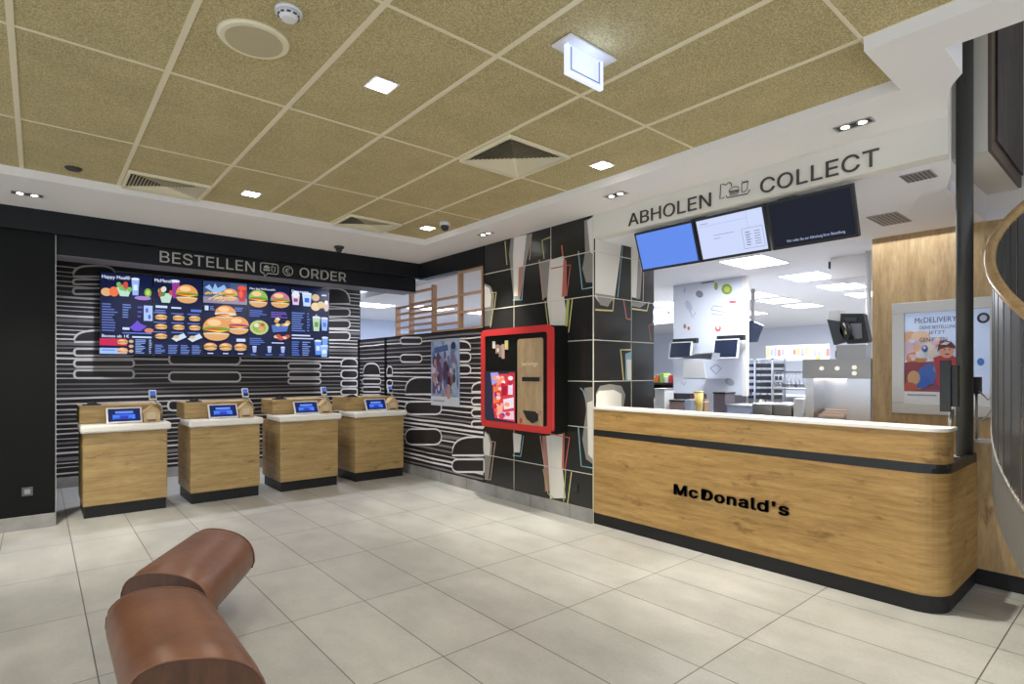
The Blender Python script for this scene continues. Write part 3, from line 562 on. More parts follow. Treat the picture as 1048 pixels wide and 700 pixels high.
s.rect(.0, .915, .5, .985, (165, 195, 250)); s.rect(.04, .935, .28, .945, (80, 110, 200)); s.burg(.42, .95, .2, .08, green=(225, 220, 210))
for y in (.83, .89, .95): s.ell(.58, y, .045, .02, (215, 175, 140))
s.lines(.66, .80, .86, .98, 9, (150, 180, 245)); s.lines(.92, .80, .98, .98, 8, (170, 195, 250))
s.done('leftmost of the five menu screens, with red bar at lower left')
s = Scr(1); s.word('McMenü®', .03, .075, .40, .042); s.bowl(.25, .23, .28, .2); s.cupd(.45, .16, .16, .22, (150, 60, 150)); s.burg(.68, .22, .45, .26)
s.rect(.05, .37, .28, .40, WH); s.rect(.36, .38, .56, .40, WH); s.rect(.76, .40, .98, .43, BL); s.lines(.04, .42, .3, .46, 2)
for r, y in enumerate((.52, .64, .76)):
    for c_, x in enumerate((.16, .51, .84)):
        if r == 2 and c_: s.poly([(x-.15, y+.02), (x+.10, y-.05), (x+.16, y), (x-.05, y+.06)], (210, 225, 240)); s.ell(x-.05, y, .06, .02, (215, 190, 140))
        else: s.burg(x, y, .24, .075)
        s.rect(x-.15, y-.062, x+.1, y-.05, BL)
for x in (.04, .30, .55, .78): s.lines(x, .86, x+.20, .98, 6, (120, 145, 225))
s.done('second menu screen from the left, with rows of small burgers')
s = Scr(2); s.rect(.02, .02, .98, .30, (70, 90, 130)); s.rect(.02, .22, .98, .30, (150, 140, 165)); s.rect(.02, .02, .6, .1, (50, 70, 120))
s.poly([(.05, .10), (.15, .06), (.22, .12), (.27, .04), (.33, .10), (.47, .05), (.52, .10), (.3, .19), (.2, .15)], (150, 190, 235))
for k in range(26): x = random.uniform(.04, .42); y = random.uniform(.17, .27); s.poly([(x, y), (x+.08, y-.025), (x+.085, y-.01), (x+.005, y+.015)], random.choice([(235, 205, 140), (215, 175, 105)]))
s.burg(.60, .19, .34, .18); s.poly([(.76, .06), (.97, .06), (.93, .26), (.80, .26)], (195, 40, 30)); s.ell(.865, .08, .10, .03, (240, 90, 60)); s.ell(.84, .16, .05, .05, (235, 90, 70))
s.rect(.05, .34, .13, .40, WH); s.lines(.16, .34, .3, .40, 3); s.lines(.7, .34, .95, .40, 3)
s.burg(.50, .45, .46, .24, green=(225, 225, 215)); s.burg(.78, .60, .48, .26, green=(150, 70, 120)); s.burg(.30, .66, .58, .34)
s.rect(.74, .76, .94, .80, WH)
for x in (.17, .50, .83): s.burg(x, .88, .28, .11, (235, 150, 110)); s.rect(x-.06, .955, x+.06, .968, WH)
s.done('middle menu screen with three large burgers')
s = Scr(3); s.word('Neu bei McDonald\'s', .04, .085, .6, .028); s.burg(.24, .22, .44, .26, (150, 190, 90), (90, 160, 60)); s.burg(.76, .22, .46, .24, (205, 120, 150), (110, 170, 70))
s.lines(.04, .36, .46, .46, 4, BL); s.lines(.54, .37, .95, .46, 4, (130, 105, 205))
s.ell(.26, .60, .22, .10, (190, 205, 130)); s.ell(.26, .60, .16, .07, (150, 180, 80)); s.ell(.2, .57, .06, .03, (230, 225, 200)); s.ell(.3, .62, .07, .035, (220, 170, 110)); s.ell(.34, .56, .05, .025, (215, 80, 60))
s.poly([(.55, .56), (.98, .52), (.92, .64), (.58, .66)], (85, 115, 190))
for k in range(9): s.ell(random.uniform(.6, .95), random.uniform(.47, .56), .055, .022, random.choice([(235, 205, 120), (215, 170, 90), (240, 225, 180)]))
for k in range(8): s.ell(random.uniform(.62, .95), random.uniform(.69, .75), .06, .022, random.choice([(225, 120, 100), (235, 200, 170), (200, 80, 70)]))
s.lines(.04, .74, .44, .84, 4, BL); s.lines(.55, .79, .9, .82, 1, WH)
for x in (.15, .5, .82): s.cupd(x, .90, .10, .08, (160, 180, 235)); s.lines(x-.09, .955, x+.09, .985, 2, BL)
s.done('fourth menu screen from the left, with green-topped burgers')
s = Scr(4); s.word('Desserts', .04, .085, .42, .035); s.cupd(.14, .19, .20, .14, (215, 205, 235), (165, 70, 110)); s.ell(.14, .11, .09, .05, (235, 235, 245)); s.cupd(.42, .18, .24, .18, (195, 220, 250), (50, 100, 220))
s.rect(.80, .09, .92, .11, WH); s.ell(.64, .14, .10, .05, (215, 180, 140)); s.ell(.64, .27, .12, .06, (235, 210, 165)); s.ell(.78, .24, .10, .05, (225, 195, 140)); s.ell(.92, .26, .07, .07, (215, 190, 185)); s.ell(.92, .20, .05, .03, (240, 235, 230))
s.lines(.04, .36, .4, .64, 9, (110, 140, 220)); s.lines(.42, .36, .5, .64, 7, BL); s.cupd(.66, .52, .20, .20, (190, 215, 190), (110, 160, 80)); s.cupd(.87, .52, .18, .18, (160, 190, 250), (90, 130, 230)); s.rect(.65, .38, .67, .44, WH)
s.rect(.04, .68, .5, .70, WH); s.rect(.04, .725, .58, .74, WH); s.lines(.04, .77, .25, .98, 7, BL); s.lines(.3, .77, .52, .98, 7, (130, 155, 230))
s.cupd(.70, .86, .18, .20, (95, 150, 245), (210, 225, 250)); s.cupd(.88, .80, .16, .18, (120, 170, 250)); s.cupd(.86, .91, .20, .16, (150, 190, 250), (230, 240, 255))
s.done('rightmost menu screen, headed Desserts')

# BESTELLEN / ORDER lettering on the black fascia
YF = 7.06
def wordy(s_, u0, u1, v0, v1, name, m, label, **k):
    um = (u0+u1)/2; a = ony(u0, v1, YF); c = ony(u1, v1, YF); zt = ony(u0, v0, YF).z
    return text(s_, (a.x, YF, a.z), (1, 0, 0), c.x-a.x, zt-a.z, m, name, label=label, cat='sign lettering', **k)
aB = ony(163.5, 268, YF); aE = ony(260.5, 268, YF)
text('BESTELLEN', (aB.x, YF, 2.682), (1, 0, 0), aE.x-aB.x, .122, letter_lt, 'sign_lettering', label='pale capital letters BESTELLEN on the black fascia', cat='sign lettering', depth=.008)
aB = ony(306.5, 268, YF); aE = ony(354, 268, YF)
text('ORDER', (aB.x, YF, 2.682), (1, 0, 0), aE.x-aB.x, .122, letter_lt, 'sign_lettering', label='pale capital letters ORDER on the black fascia', cat='sign lettering', depth=.008)
def rr(x0, x1, z0, z1, r, f, n=4):
    pts = []
    for cx, cz, t0 in ((x1-r, z1-r, 0), (x0+r, z1-r, 90), (x0+r, z0+r, 180), (x1-r, z0+r, 270)):
        for k in range(n+1): t = math.radians(t0+90*k/n); pts.append(f(cx+r*math.cos(t), cz+r*math.sin(t)))
    return pts
fy = lambda x, z: V((x, YF, z))
b = MB(); x0 = ony(266.5, 270, YF).x; x1 = ony(284.5, 270, YF).x
pts = rr(x0, x1, 2.685, 2.805, .025, fy); pts = pts[:15] + [fy(x0+.035, 2.685), fy(x0+.045, 2.645), fy(x0+.085, 2.685)] + pts[15:]
b.line(pts, NY, .011, .006, letter_lt, closed=True)
b.patch([fy(x0+.04+.03*1+.035*math.cos(t), 2.745+.035*math.sin(t)) for t in [math.pi*k/8 for k in range(9)]], NY, .006, letter_lt); b.box(x0+.033, x0+.107, YF-.006, YF-.001, 2.715, 2.735, letter_lt)
b.line([fy(x0+.125, 2.775), fy(x0+.132, 2.71), fy(x0+.162, 2.71), fy(x0+.17, 2.775)], NY, .009, .006, letter_lt); b.line([fy(x0+.14, 2.79), fy(x0+.147, 2.76)], NY, .008, .007, letter_lt)
b.link('speech_bubble_sign', label='pale outline speech bubble with burger and cup on the black fascia', cat='sign')
b = MB(); cx = ony(294.5, 270, YF).x; cz = 2.742
b.line([fy(cx+.058*math.cos(t), cz+.058*math.sin(t)) for t in [2*math.pi*k/24 for k in range(24)]], NY, .010, .006, letter_lt, closed=True)
b.line([fy(cx+.006+.028*math.cos(t), cz+.032*math.sin(t)) for t in [math.radians(50+260*k/14) for k in range(15)]], NY, .009, .006, letter_lt)
for dz in (-.007, .010): b.line([fy(cx-.034, cz+dz), fy(cx+.008, cz+dz)], NY, .006, .007, letter_lt)
b.link('euro_sign', label='pale ringed euro symbol between the bubble and ORDER', cat='sign')

# ABHOLEN (tray picture) COLLECT on the cream band
zb = (onx(643, 232, XW).z+onx(730, 212, XW).z)/2
ya, yb_ = onx(643.5, 230, XW).y, onx(728, 212, XW).y
text('ABHOLEN', (XW, ya, 2.842), (0, -1, 0), ya-yb_, .112, letter_dk, 'sign_lettering', label='dark capital letters ABHOLEN on the cream band', cat='sign lettering', depth=.01)
ya, yb_ = onx(778.5, 200, XW).y, onx(900, 160, XW).y
text('COLLECT', (XW, ya, 2.842), (0, -1, 0), ya-yb_, .112, letter_dk, 'sign_lettering', label='dark capital letters COLLECT on the cream band', cat='sign lettering', depth=.01)
fx = lambda y, z: V((XW, y, z))
def k2(x, y): # measured on the band close-up
    return onx(730+x/14.97, 175+y/14.97, XW)
b = MB(); L_ = lambda pts, w=.006: b.line([k2(*p) for p in pts], NX, w, .004, letter_dk)
L_([(175, 408), (105, 428), (120, 205), (160, 205), (195, 215), (240, 180), (270, 180), (285, 235)], .008)
L_([(200, 375), (215, 410), (380, 380), (530, 350), (565, 285)], .008)
L_([(240, 310), (265, 270), (330, 240), (385, 245), (400, 285), (245, 315)]); L_([(240, 335), (395, 300)]); L_([(255, 350), (400, 315)]); L_([(250, 372), (370, 350), (385, 330)])
L_([(440, 190), (535, 155), (520, 290), (480, 320), (440, 322), (440, 190)]); L_([(445, 150), (460, 185)]); L_([(465, 175), (535, 158)], .01)
b.link('meal_pictogram', label='dark line drawing of fries, burger and drink between ABHOLEN and COLLECT', cat='sign')

# ================================================================== LATTICE above the striped wall
lt = thing('wooden_lattice', (4.23, 6.6, 2.035), 'stepped brown wooden lattice standing on the striped half wall', 'lattice')
zt = lambda u, v: onx(u, v, 4.2).z
yy = lambda u: onx(u, 300, 4.2).y
def bar(u0, u1, z, t=.02):
    b = MB(); b.box(4.20, 4.26, yy(u1), yy(u0), z-t/2, z+t/2, lattwood); b.link('rail', lt)
def post(u, z1, w=.036):
    b = MB(); b.box(4.195, 4.265, yy(u)-w/2, yy(u)+w/2, 2.036, z1, lattwood); b.link('post', lt)
post(405.5, 2.48); post(419.5, 2.66); post(442.5, 2.71); post(469.5, 2.81); post(493.3, 2.81, .03)
for u0, u1, zs in ((405.5, 419.5, (2.47, 2.37, 2.27, 2.16, 2.05)), (419.5, 442.5, (2.66, 2.49, 2.42, 2.35, 2.27, 2.18, 2.09)), (442.5, 469.5, (2.49, 2.37, 2.28, 2.14, 2.05)), (469.5, 493.3, (2.795, 2.50, 2.27, 2.05))):
    for z in zs: bar(u0, u1, z, .028)

# ================================================================== POSTER on striped wall
po = thing('wall_poster', (4.16, 6.28, 1.035), 'tall pale blue poster with people figures on the striped side wall', 'poster')
b = MB(); b.box(XW-.012, XW-.006, 5.943, 6.625, 1.035, 1.93, pr_(150, 165, 195)); b.link('sheet', po)
b = MB(); c = lambda y, z: V((XW-.012, 6.625-(.682*y), 1.93-(.895*z)))
pm = mat('poster_clouds', (.3, .35, .5), .35); a_ = noise(pm, posmap(pm, (1, 3.5, 2.2)), 1.6, 6, .65)
setcol(pm, ramp(pm, a_.outputs[0], [(.32, (.09, .09, .20)), (.45, (.16, .24, .42)), (.56, (.34, .42, .55)), (.68, (.50, .45, .47))]).outputs[0])
b.patch([c(.03, .03), c(.97, .03), c(.97, .86), c(.03, .86)], NX, .001, pm)
for k in range(34):
    x, y, q_ = random.uniform(.1, .85), random.uniform(.22, .8), random.uniform(.03, .08)
    b.patch([c(x+q_*1.1*math.cos(a_2), y+q_*1.3*math.sin(a_2)) for a_2 in [2*math.pi*j/7+k for j in range(7)]], NX, .0035+.0001*k, pr_(*random.choice([(150, 120, 145), (95, 80, 115), (170, 160, 180), (130, 100, 130), (90, 105, 150), (175, 135, 130), (70, 65, 95), (185, 185, 200)])))
for pts, cl in (([(.05, .4), (.25, .2), (.4, .28), (.45, .5), (.35, .82), (.05, .82)], (105, 75, 105)), ([(.46, .35), (.56, .32), (.66, .5), (.72, .82), (.5, .82), (.44, .6)], (75, 60, 85)), ([(.58, .40), (.64, .38), (.78, .66), (.68, .74)], (140, 80, 75)),
                ([(.12, .12), (.6, .08), (.62, .17), (.14, .2)], (70, 95, 150)), ([(.25, .30), (.45, .34), (.42, .42), (.25, .40)], (190, 160, 165)), ([(.75, .3), (.9, .4), (.92, .75), (.78, .7)], (150, 165, 180))):
    b.patch([c(*p) for p in pts], NX, .002, pr_(*cl))
b.patch([c(.80+.08*math.cos(t), .10+.055*math.sin(t)) for t in [2*math.pi*k/16 for k in range(16)]], NX, .0025, pr_(45, 55, 90))
b.patch([c(.0, .86), c(1, .86), c(1, 1), c(.0, 1)], NX, .002, pr_(200, 200, 208)); b.patch([c(.08, .92), c(.5, .92), c(.5, .935), c(.08, .935)], NX, .003, pr_(120, 120, 130))
b.link('print', po, keep=True)

# ================================================================== RED FRAMED DISPENSER
X_D = 3.93
dp = thing('wall_dispenser', (4.05, 4.6, .86), 'black wall box with red frame, lit screen and wooden dispenser front, on the glossy pillar', 'dispenser')
Y0, Y1, Z0, Z1 = 4.005, 5.185, .865, 1.975
b = MB(); b.box(X_D+.01, XW-.004, Y0+.01, Y1-.01, Z0+.01, Z1-.01, black_lam); b.link('body', dp)
b = MB(); outer = rr(Y0, Y1, Z0, Z1, .06, lambda y, z: (X_D, y, z), 5); inner = rr(Y0+.072, Y1-.072, Z0+.072, Z1-.072, .03, lambda y, z: (X_D, y, z), 5)
bm = b.bm; mi = b.mi(red_f); n_ = len(outer)
for off in (0, .035):
    pass
O0 = [bm.verts.new(p) for p in outer]; I0 = [bm.verts.new(p) for p in inner]; O1 = [bm.verts.new((p[0]+.035, p[1], p[2])) for p in outer]; I1 = [bm.verts.new((p[0]+.035, p[1], p[2])) for p in inner]
for i in range(n_):
    j = (i+1) % n_
    for q in ((O0[i], O0[j], I0[j], I0[i]), (O0[i], O1[i], O1[j], O0[j]), (I0[i], I0[j], I1[j], I1[i]), (O1[i], I1[i], I1[j], O1[j])): bm.faces.new(q)
b.link('frame', dp)
fd = lambda u, v: onx(u, v, X_D+.008)
b = MB(); a1 = fd(496.5, 380); a2 = fd(528, 432)
b.box(X_D+.003, X_D+.009, a2.y, a1.y, .93, 1.505, plast_b)
sx = lambda a, z: V((X_D+.003, a1.y+(a2.y-a1.y)*a, 1.50-.565*z))
b.patch([sx(.02, .01), sx(.98, .01), sx(.98, .99), sx(.02, .99)], NX, .001, em(40, 40, 62))
for pts, cl in (([(.28, .05), (.98, .05), (.98, .97), (.35, .93), (.28, .7)], (215, 60, 70)), ([(.2, .03), (.45, .02), (.5, .2), (.25, .28)], (170, 160, 230)), ([(.45, .12), (.65, .1), (.7, .35), (.5, .4), (.4, .3)], (255, 150, 110)),
                ([(.3, .3), (.55, .35), (.5, .6), (.3, .65)], (245, 120, 60)), ([(.33, .42), (.48, .4), (.5, .52), (.36, .55)], (110, 40, 160)), ([(.55, .3), (.75, .28), (.72, .5), (.58, .52)], (170, 20, 50)),
                ([(.62, .55), (.95, .5), (.95, .7), (.65, .75)], (235, 225, 240)), ([(.4, .65), (.62, .62), (.6, .8), (.42, .82)], (255, 175, 150)), ([(.4, .83), (.95, .76), (.96, .93), (.45, .93)], (235, 200, 215)), ([(.8, .02), (.98, .02), (.98, .2), (.85, .2)], (190, 50, 60)), ([(.78, .25), (.92, .25), (.92, .45), (.78, .45)], (235, 215, 240))):
    b.patch([sx(*p) for p in pts], NX, .0015+.0001*len(b.bm.faces), em(*cl))
for k in range(26):
    x, y, q_ = random.uniform(.34, .88), random.uniform(.08, .9), random.uniform(.03, .07)
    b.patch([sx(x+q_*1.3*math.cos(a_2), y+q_*.7*math.sin(a_2)) for a_2 in [2*math.pi*j/9+k for j in range(9)]], NX, .003+.0001*k, em(*random.choice([(250, 235, 240), (220, 60, 80), (255, 160, 120), (90, 60, 140), (235, 120, 70), (200, 30, 60), (250, 200, 190)])))
b.link('screen', dp, keep=True)
text('PB', sx(.74, .47), (0, -1, 0), .07, .09, em(150, 60, 130), 'screen_lettering', dp, depth=0)
b = MB(); q1 = fd(530, 352); q2 = fd(556, 437); ya, yb_ = q1.y, q2.y; zp0, zp1 = .905, 1.845
b.prism(rr(yb_, ya, zp0, zp1, .03, lambda y, z: (X_D+.001, y, z)), (.01, 0, 0), dispwood)
dfr = b.link('dispenser_front', dp)
b = MB(); wy = ya-yb_
b.box(X_D-.002, X_D+.0008, yb_+.05*wy/.45, yb_+wy*.80, 1.395, 1.44, plast_b); b.link('slot', dfr)
b = MB(); b.prism([(X_D-.002, yb_+wy*.17, .99), (X_D-.002, yb_+wy*.40, .955), (X_D-.002, yb_+wy*.62, 1.0), (X_D-.002, yb_+wy*.78, 1.085), (X_D-.002, yb_+wy*.3, 1.085), (X_D-.002, yb_+wy*.17, 1.06)], (.0028, 0, 0), plast_b)
b.link('opening', dfr)
b = MB(); b.box(X_D-.001, X_D+.0008, yb_+wy*.80, yb_+wy*.90, .95, 1.0, red_f); b.link('sticker', dfr)
for (a, z) in ((.86, 1.48), (.1, 1.40), (.1, 1.05)): b = MB(); b.box(X_D-.001, X_D+.0008, yb_+wy*a-.02, yb_+wy*a+.02, z, z+.05, cupC); b.link('sticker', dfr)
text('servings', (X_D-.001, yb_+wy*.80, 1.56), (0, -1, 0), wy*.62, .045, pr_(225, 215, 190), 'dispenser_lettering', dfr, depth=0)
b = MB(); g1 = fd(504, 352); g2 = fd(520, 352)
ly = lambda a: g1.y+(g2.y-g1.y)*a
for a0, a1_, z0, z1, m in ((.0, .18, 1.76, 1.84, cupA), (.2, .42, 1.70, 1.80, cupC), (.42, .60, 1.66, 1.79, cupB), (.6, .78, 1.64, 1.80, p_pnk), (.8, 1.0, 1.74, 1.84, p_yel), (.3, .7, 1.72, 1.76, cupA)):
    b.box(X_D+.0085-.003*a0, X_D+.0095, ly(a0), ly(a1_), z0, z1, m)
b.link('emblem', dp)

# ================================================================== PICK-UP SCREENS under the sign band
def tv(y0, y1, content, label, on):
    t = thing('pickup_screen', (4.285, (y0+y1)/2, 2.44), label, 'screen', 'screens hanging over the collection counter')
    T = V((4.222, 0, 2.778)); B = V((4.350, 0, 2.437)); c = (T+B)/2; up = (T-B)/2; n = V((0, 1, 0)).cross(up).normalized()
    if n.x > 0: n = -n
    cy = (y0+y1)/2; hw = (y0-y1)/2-.003; C_ = V((c.x, cy, c.z)); ax = V((0, -hw, 0))
    b = MB(); b.obox(C_-n*.022, ax, up, n*.02, plast_b); b.link('housing', t)
    b = MB(); q = lambda x, y: C_+ax*x+up*y
    b.patch([q(-.94, -.88), q(.94, -.88), q(.94, .90), q(-.94, .90)], n, .002, content)
    if on == 2:
        g = em(190, 200, 235)
        b.patch([q(-.9, .58), q(.52, .58), q(.52, .62), q(-.9, .62)], n, .003, g); b.patch([q(.50, .15), q(.52, .15), q(.52, .9), q(.50, .9)], n, .003, g)
        b.patch([q(-.85, .7), q(-.6, .7), q(-.6, .73), q(-.85, .73)], n, .003, em(130, 140, 180)); b.patch([q(-.5, .1), q(.1, .1), q(.1, .13), q(-.5, .13)], n, .003, em(150, 160, 200)); b.patch([q(-.5, -.05), q(-.3, -.05), q(-.3, -.02), q(-.5, -.02)], n, .003, em(150, 160, 200))
        b.line([q(.32, -.72), q(.88, -.72), q(.88, .15), q(.32, .15)], n, .004, .003, em(120, 130, 165), closed=True)
        for k in range(6):
            y = .0-.11*k; b.patch([q(.40, y), q(.40+random.uniform(.1, .2), y), q(.5, y-.04), q(.40, y-.04)], n, .003, em(110, 120, 150)); b.patch([q(.64, y), q(.80, y), q(.80, y-.03), q(.64, y-.03)], n, .003, em(125, 130, 160))
    dsp = b.link('display', t, keep=True)
    if on == 3:
        o = text('Wir rufen Sie zur Abholung Ihrer Bestellung', V((0, 0, 0)), (1, 0, 0), hw*1.35, .02, em(170, 185, 215), 'screen_lettering', dsp, depth=0, bold=.01)
        R3 = Matrix((ax.normalized(), up.normalized(), n)).transposed(); O = q(-.62, -.76)+n*.004; w0 = V(t['_w'])
        for v in o.data.vertices:
            p = v.co + w0; v.co = O + R3 @ V((p.x, p.z, 0)) - w0
    return t
tv(3.222, 2.605, em(98, 140, 235), 'leftmost hanging screen, showing plain blue', 1)
tv(2.600, 2.000, em(205, 216, 250), 'middle hanging screen, showing a pale form', 2)
tv(1.990, 1.390, em(20, 24, 38), 'rightmost hanging screen, dark with a line of white writing', 3)
for y, l in ((2.60, 'black bracket between the blue screen and the pale screen'), (1.86, 'black bracket above the dark hanging screen')):
    t = thing('screen_bracket', (4.34, y, 2.7), l, 'bracket', 'brackets of the hanging screens')
    b = MB(); b.box(4.30, 4.40, y-.07, y+.07, 2.80, ZK, plast_b); b.link('plate', t)
    b = MB(); b.box(4.30, 4.34, y-.02, y+.02, 2.72, 2.80, plast_b); b.link('stem', t)

# ================================================================== CEILING FITTINGS
def square_light(x, y, label, lit=True):
    t = thing('ceiling_downlight', (x, y, ZT-.012), label, 'ceiling light', 'square ceiling downlights')
    b = MB(); b.box(x-.075, x+.075, y-.075, y+.075, ZT-.007, ZT-.0045, soffit_m); b.link('frame', t)
    b = MB(); b.box(x-.057, x+.057, y-.057, y+.057, ZT-.011, ZT-.0071, glow_w); b.link('diffuser', t)
    spot((x, y, ZT-.04), KEY, angle=150, blend=.8, size=.08)
square_light(1.47, 2.86, 'square downlight in the tiled ceiling, nearest, left of the lit hanging sign')
square_light(3.35, 2.86, 'square downlight in the tiled ceiling near ABHOLEN')
square_light(1.47, 5.374, 'square downlight in the tiled ceiling between the two far louvred vents')
square_light(3.33, 5.374, 'square downlight in the far corner of the tiled ceiling')
for x, y in ((-.41, 2.86), (-.41, 5.37), (1.47, .34), (-.41, .34), (1.47, -2.1), (-2.3, 2.86), (-.41, -2.1), (2.7, -1.0)): spot((x, y, ZT-.04), KEY, angle=150, blend=.8, size=.08)
spn = ['pair of small spots in the white soffit above the far left black wall', 'pair of small spots in the white soffit near ABHOLEN', 'pair of small spots in the white soffit above the cup print', 'pair of small spots in the white soffit above COLLECT']
for (x, y, ax_), l in zip(((-.07, 6.42, 0), (3.84, 3.12, 1), (3.82, 4.95, 1), (3.875, 1.27, 1)), spn):
    t = thing('twin_spotlight', (x, y, ZS-.01), l, 'spotlight', 'twin recessed spotlights')
    hx, hy = (.10, .045) if not ax_ else (.045, .10)
    b = MB()
    for s_ in (-1, 1):
        b.box(x-hx, x+hx, y+s_*hy-.006, y+s_*hy+.006, ZS-.006, ZS-.001, alu); b.box(x+s_*hx-.006, x+s_*hx+.006, y-hy, y+hy, ZS-.006, ZS-.001, alu)
    b.box(x-hx, x+hx, y-hy, y+hy, ZS-.0015, ZS-.0005, plast_b); b.link('frame', t)
    for s_ in (-1, 1):
        cx, cy = (x+s_*.048, y) if not ax_ else (x, y+s_*.048)
        b = MB(); b.cyl((cx, cy, ZS-.005), (cx, cy, ZS-.0018), .033, alu); b.cyl((cx, cy, ZS-.007), (cx, cy, ZS-.005), .022, glow_w); b.link('lamp', t)
    tilt = (0, 0, 0)
    spot((x, y, ZS-.03), 270 if ax_ else 230, color=(1, .96, .84), angle=66, blend=.9, size=.03)
# louvred four-way vents
def vent(x0, x1, y0, y1, label):
    t = thing('louvred_vent', ((x0+x1)/2, (y0+y1)/2, ZT-.02), label, 'vent', 'square louvred ceiling vents')
    b = MB(); b.box(x0+.015, x1-.015, y0+.015, y1-.015, ZT-.0052, ZT-.0042, plast_b); b.link('backing', t)
    b = MB(); cx, cy = (x0+x1)/2, (y0+y1)/2; hx, hy = (x1-x0)/2-.014, (y1-y0)/2-.014; N = 12
    for k in range(N):
        f = 1-k/N; g = f-.048; o = [(cx+sx_*hx*f, cy+sy_*hy*f) for sx_, sy_ in ((-1, -1), (1, -1), (1, 1), (-1, 1))]
        i_ = [(cx+sx_*hx*g, cy+sy_*hy*g) for sx_, sy_ in ((-1, -1), (1, -1), (1, 1), (-1, 1))]
        for q in range(4):
            r = (q+1) % 4
            b.face([(*o[q], ZT-.020), (*o[r], ZT-.020), (*i_[r], ZT-.0055), (*i_[q], ZT-.0055)], tbar)
    b.link('louvres', t, keep=True)
    b = MB()
    for a, c in (((x0, y0, x1, y0+.016)), ((x0, y1-.016, x1, y1))) if False else (): pass
    b.box(x0, x1, y0, y0+.018, ZT-.028, ZT-.0042, tbar); b.box(x0, x1, y1-.018, y1, ZT-.028, ZT-.0042, tbar); b.box(x0, x0+.018, y0+.018, y1-.018, ZT-.028, ZT-.0042, tbar); b.box(x1-.018, x1, y0+.018, y1-.018, ZT-.028, ZT-.0042, tbar); b.link('frame', t)
vent(2.43, 3.02, 2.885, 3.475, 'square louvred vent in the middle of the tiled ceiling')
vent(.55, 1.14, 5.36, 5.86, 'louvred vent at the far edge of the tiled ceiling, above BESTELLEN')
vent(2.43, 3.02, 5.40, 5.87, 'louvred vent at the far corner of the tiled ceiling')
# round loudspeaker, smoke detector, cameras
t = thing('ceiling_loudspeaker', (.80, 2.87, ZT-.02), 'large round cream loudspeaker in the tiled ceiling', 'loudspeaker')
b = MB(); b.cyl((.80, 2.87, ZT-.014), (.80, 2.87, ZT-.001), .150, tbar, 40, .165); b.link('rim', t)
b = MB(); b.cyl((.80, 2.87, ZT-.017), (.80, 2.87, ZT-.0145), .128, mat('speaker_grille', (.50, .43, .27), .8), 40); b.link('grille', t)
t = thing('smoke_detector', (.852, 2.54, ZT-.05), 'small white smoke detector at the top edge beside the round loudspeaker', 'smoke detector')
b = MB(); b.cyl((.852, 2.54, ZT-.018), (.852, 2.54, ZT-.001), .058, white_pl, 28); b.link('base', t)
b = MB(); b.cyl((.852, 2.54, ZT-.045), (.852, 2.54, ZT-.019), .03, white_pl, 28, .05)
for k in range(10):
    a = 2*math.pi*k/10; b.obox((.852+.043*math.cos(a), 2.54+.043*math.sin(a), ZT-.028), (.003*math.cos(a), .003*math.sin(a), 0), (-.008*math.sin(a), .008*math.cos(a), 0), (0, 0, .003), dark_grey)
b.link('cap', t)
b = MB(); b.cyl((.215, 5.62, ZT-.016), (.215, 5.62, ZT-.001), .045, dark_grey, 20, .06); b.link('ceiling_button', label='small dark round disc in the ceiling at far left', cat='ceiling fitting')
t = thing('dome_camera', (3.35, 5.06, ZT-.09), 'white dome camera with black lens ball near the far corner of the tiled ceiling', 'camera')
b = MB(); b.cyl((3.35, 5.06, ZT-.04), (3.35, 5.06, ZT-.001), .058, white_pl, 24); b.link('base', t)
b = MB(); bmesh.ops.create_uvsphere(b.bm, u_segments=16, v_segments=10, radius=.045, matrix=Matrix.Translation((3.35, 5.06, ZT-.052))); b.mats = [plast_b]; b.link('lens_ball', t)
t = thing('dome_camera', (2.83, 6.62, ZS-.08), 'black dome camera under the white soffit above ORDER', 'camera')
b = MB(); b.cyl((2.83, 6.62, ZS-.025), (2.83, 6.62, ZS-.001), .06, dark_grey, 24); b.link('base', t)
b = MB(); bmesh.ops.create_uvsphere(b.bm, u_segments=16, v_segments=10, radius=.04, matrix=Matrix.Translation((2.83, 6.62, ZS-.04))); b.mats = [plast_b]; b.link('lens_ball', t)
# lit hanging sign
t = thing('illuminated_sign', (2.11, 1.9, 2.95), 'glowing white hanging sign panel below the tiled ceiling', 'illuminated sign')
b = MB(); b.box(1.925, 2.265, 1.835, 1.965, ZT-.014, ZT-.0045, white_pl); b.link('ceiling_plate', t)
b = MB(); b.box(1.965, 2.215, 1.892, 1.908, 2.955, ZT-.0145, glow_s); b.link('panel', t)
b = MB()
for x0, x1, z0, z1 in ((1.965, 2.215, 2.95, 2.962), (1.958, 1.968, 2.95, ZT-.015), (2.212, 2.222, 2.95, ZT-.015)): b.box(x0, x1, 1.888, 1.912, z0, z1, glow_s2)
for x0, x1, z0, z1 in ((1.985, 2.195, 2.975, 2.979), (1.985, 1.989, 2.979, 3.085), (2.191, 2.195, 2.979, 3.085)): b.box(x0, x1, 1.8885, 1.8915, z0, z1, pr_(90, 100, 130))
b.link('edge', t)
l = bpy.data.lights.new('sign_light', 'POINT'); l.energy = .8; l.color = (.45, .6, 1); l.shadow_soft_size = .1; o = bpy.data.objects.new('sign_light', l); COL.objects.link(o); o.location = (2.09, 1.83, 3.0)
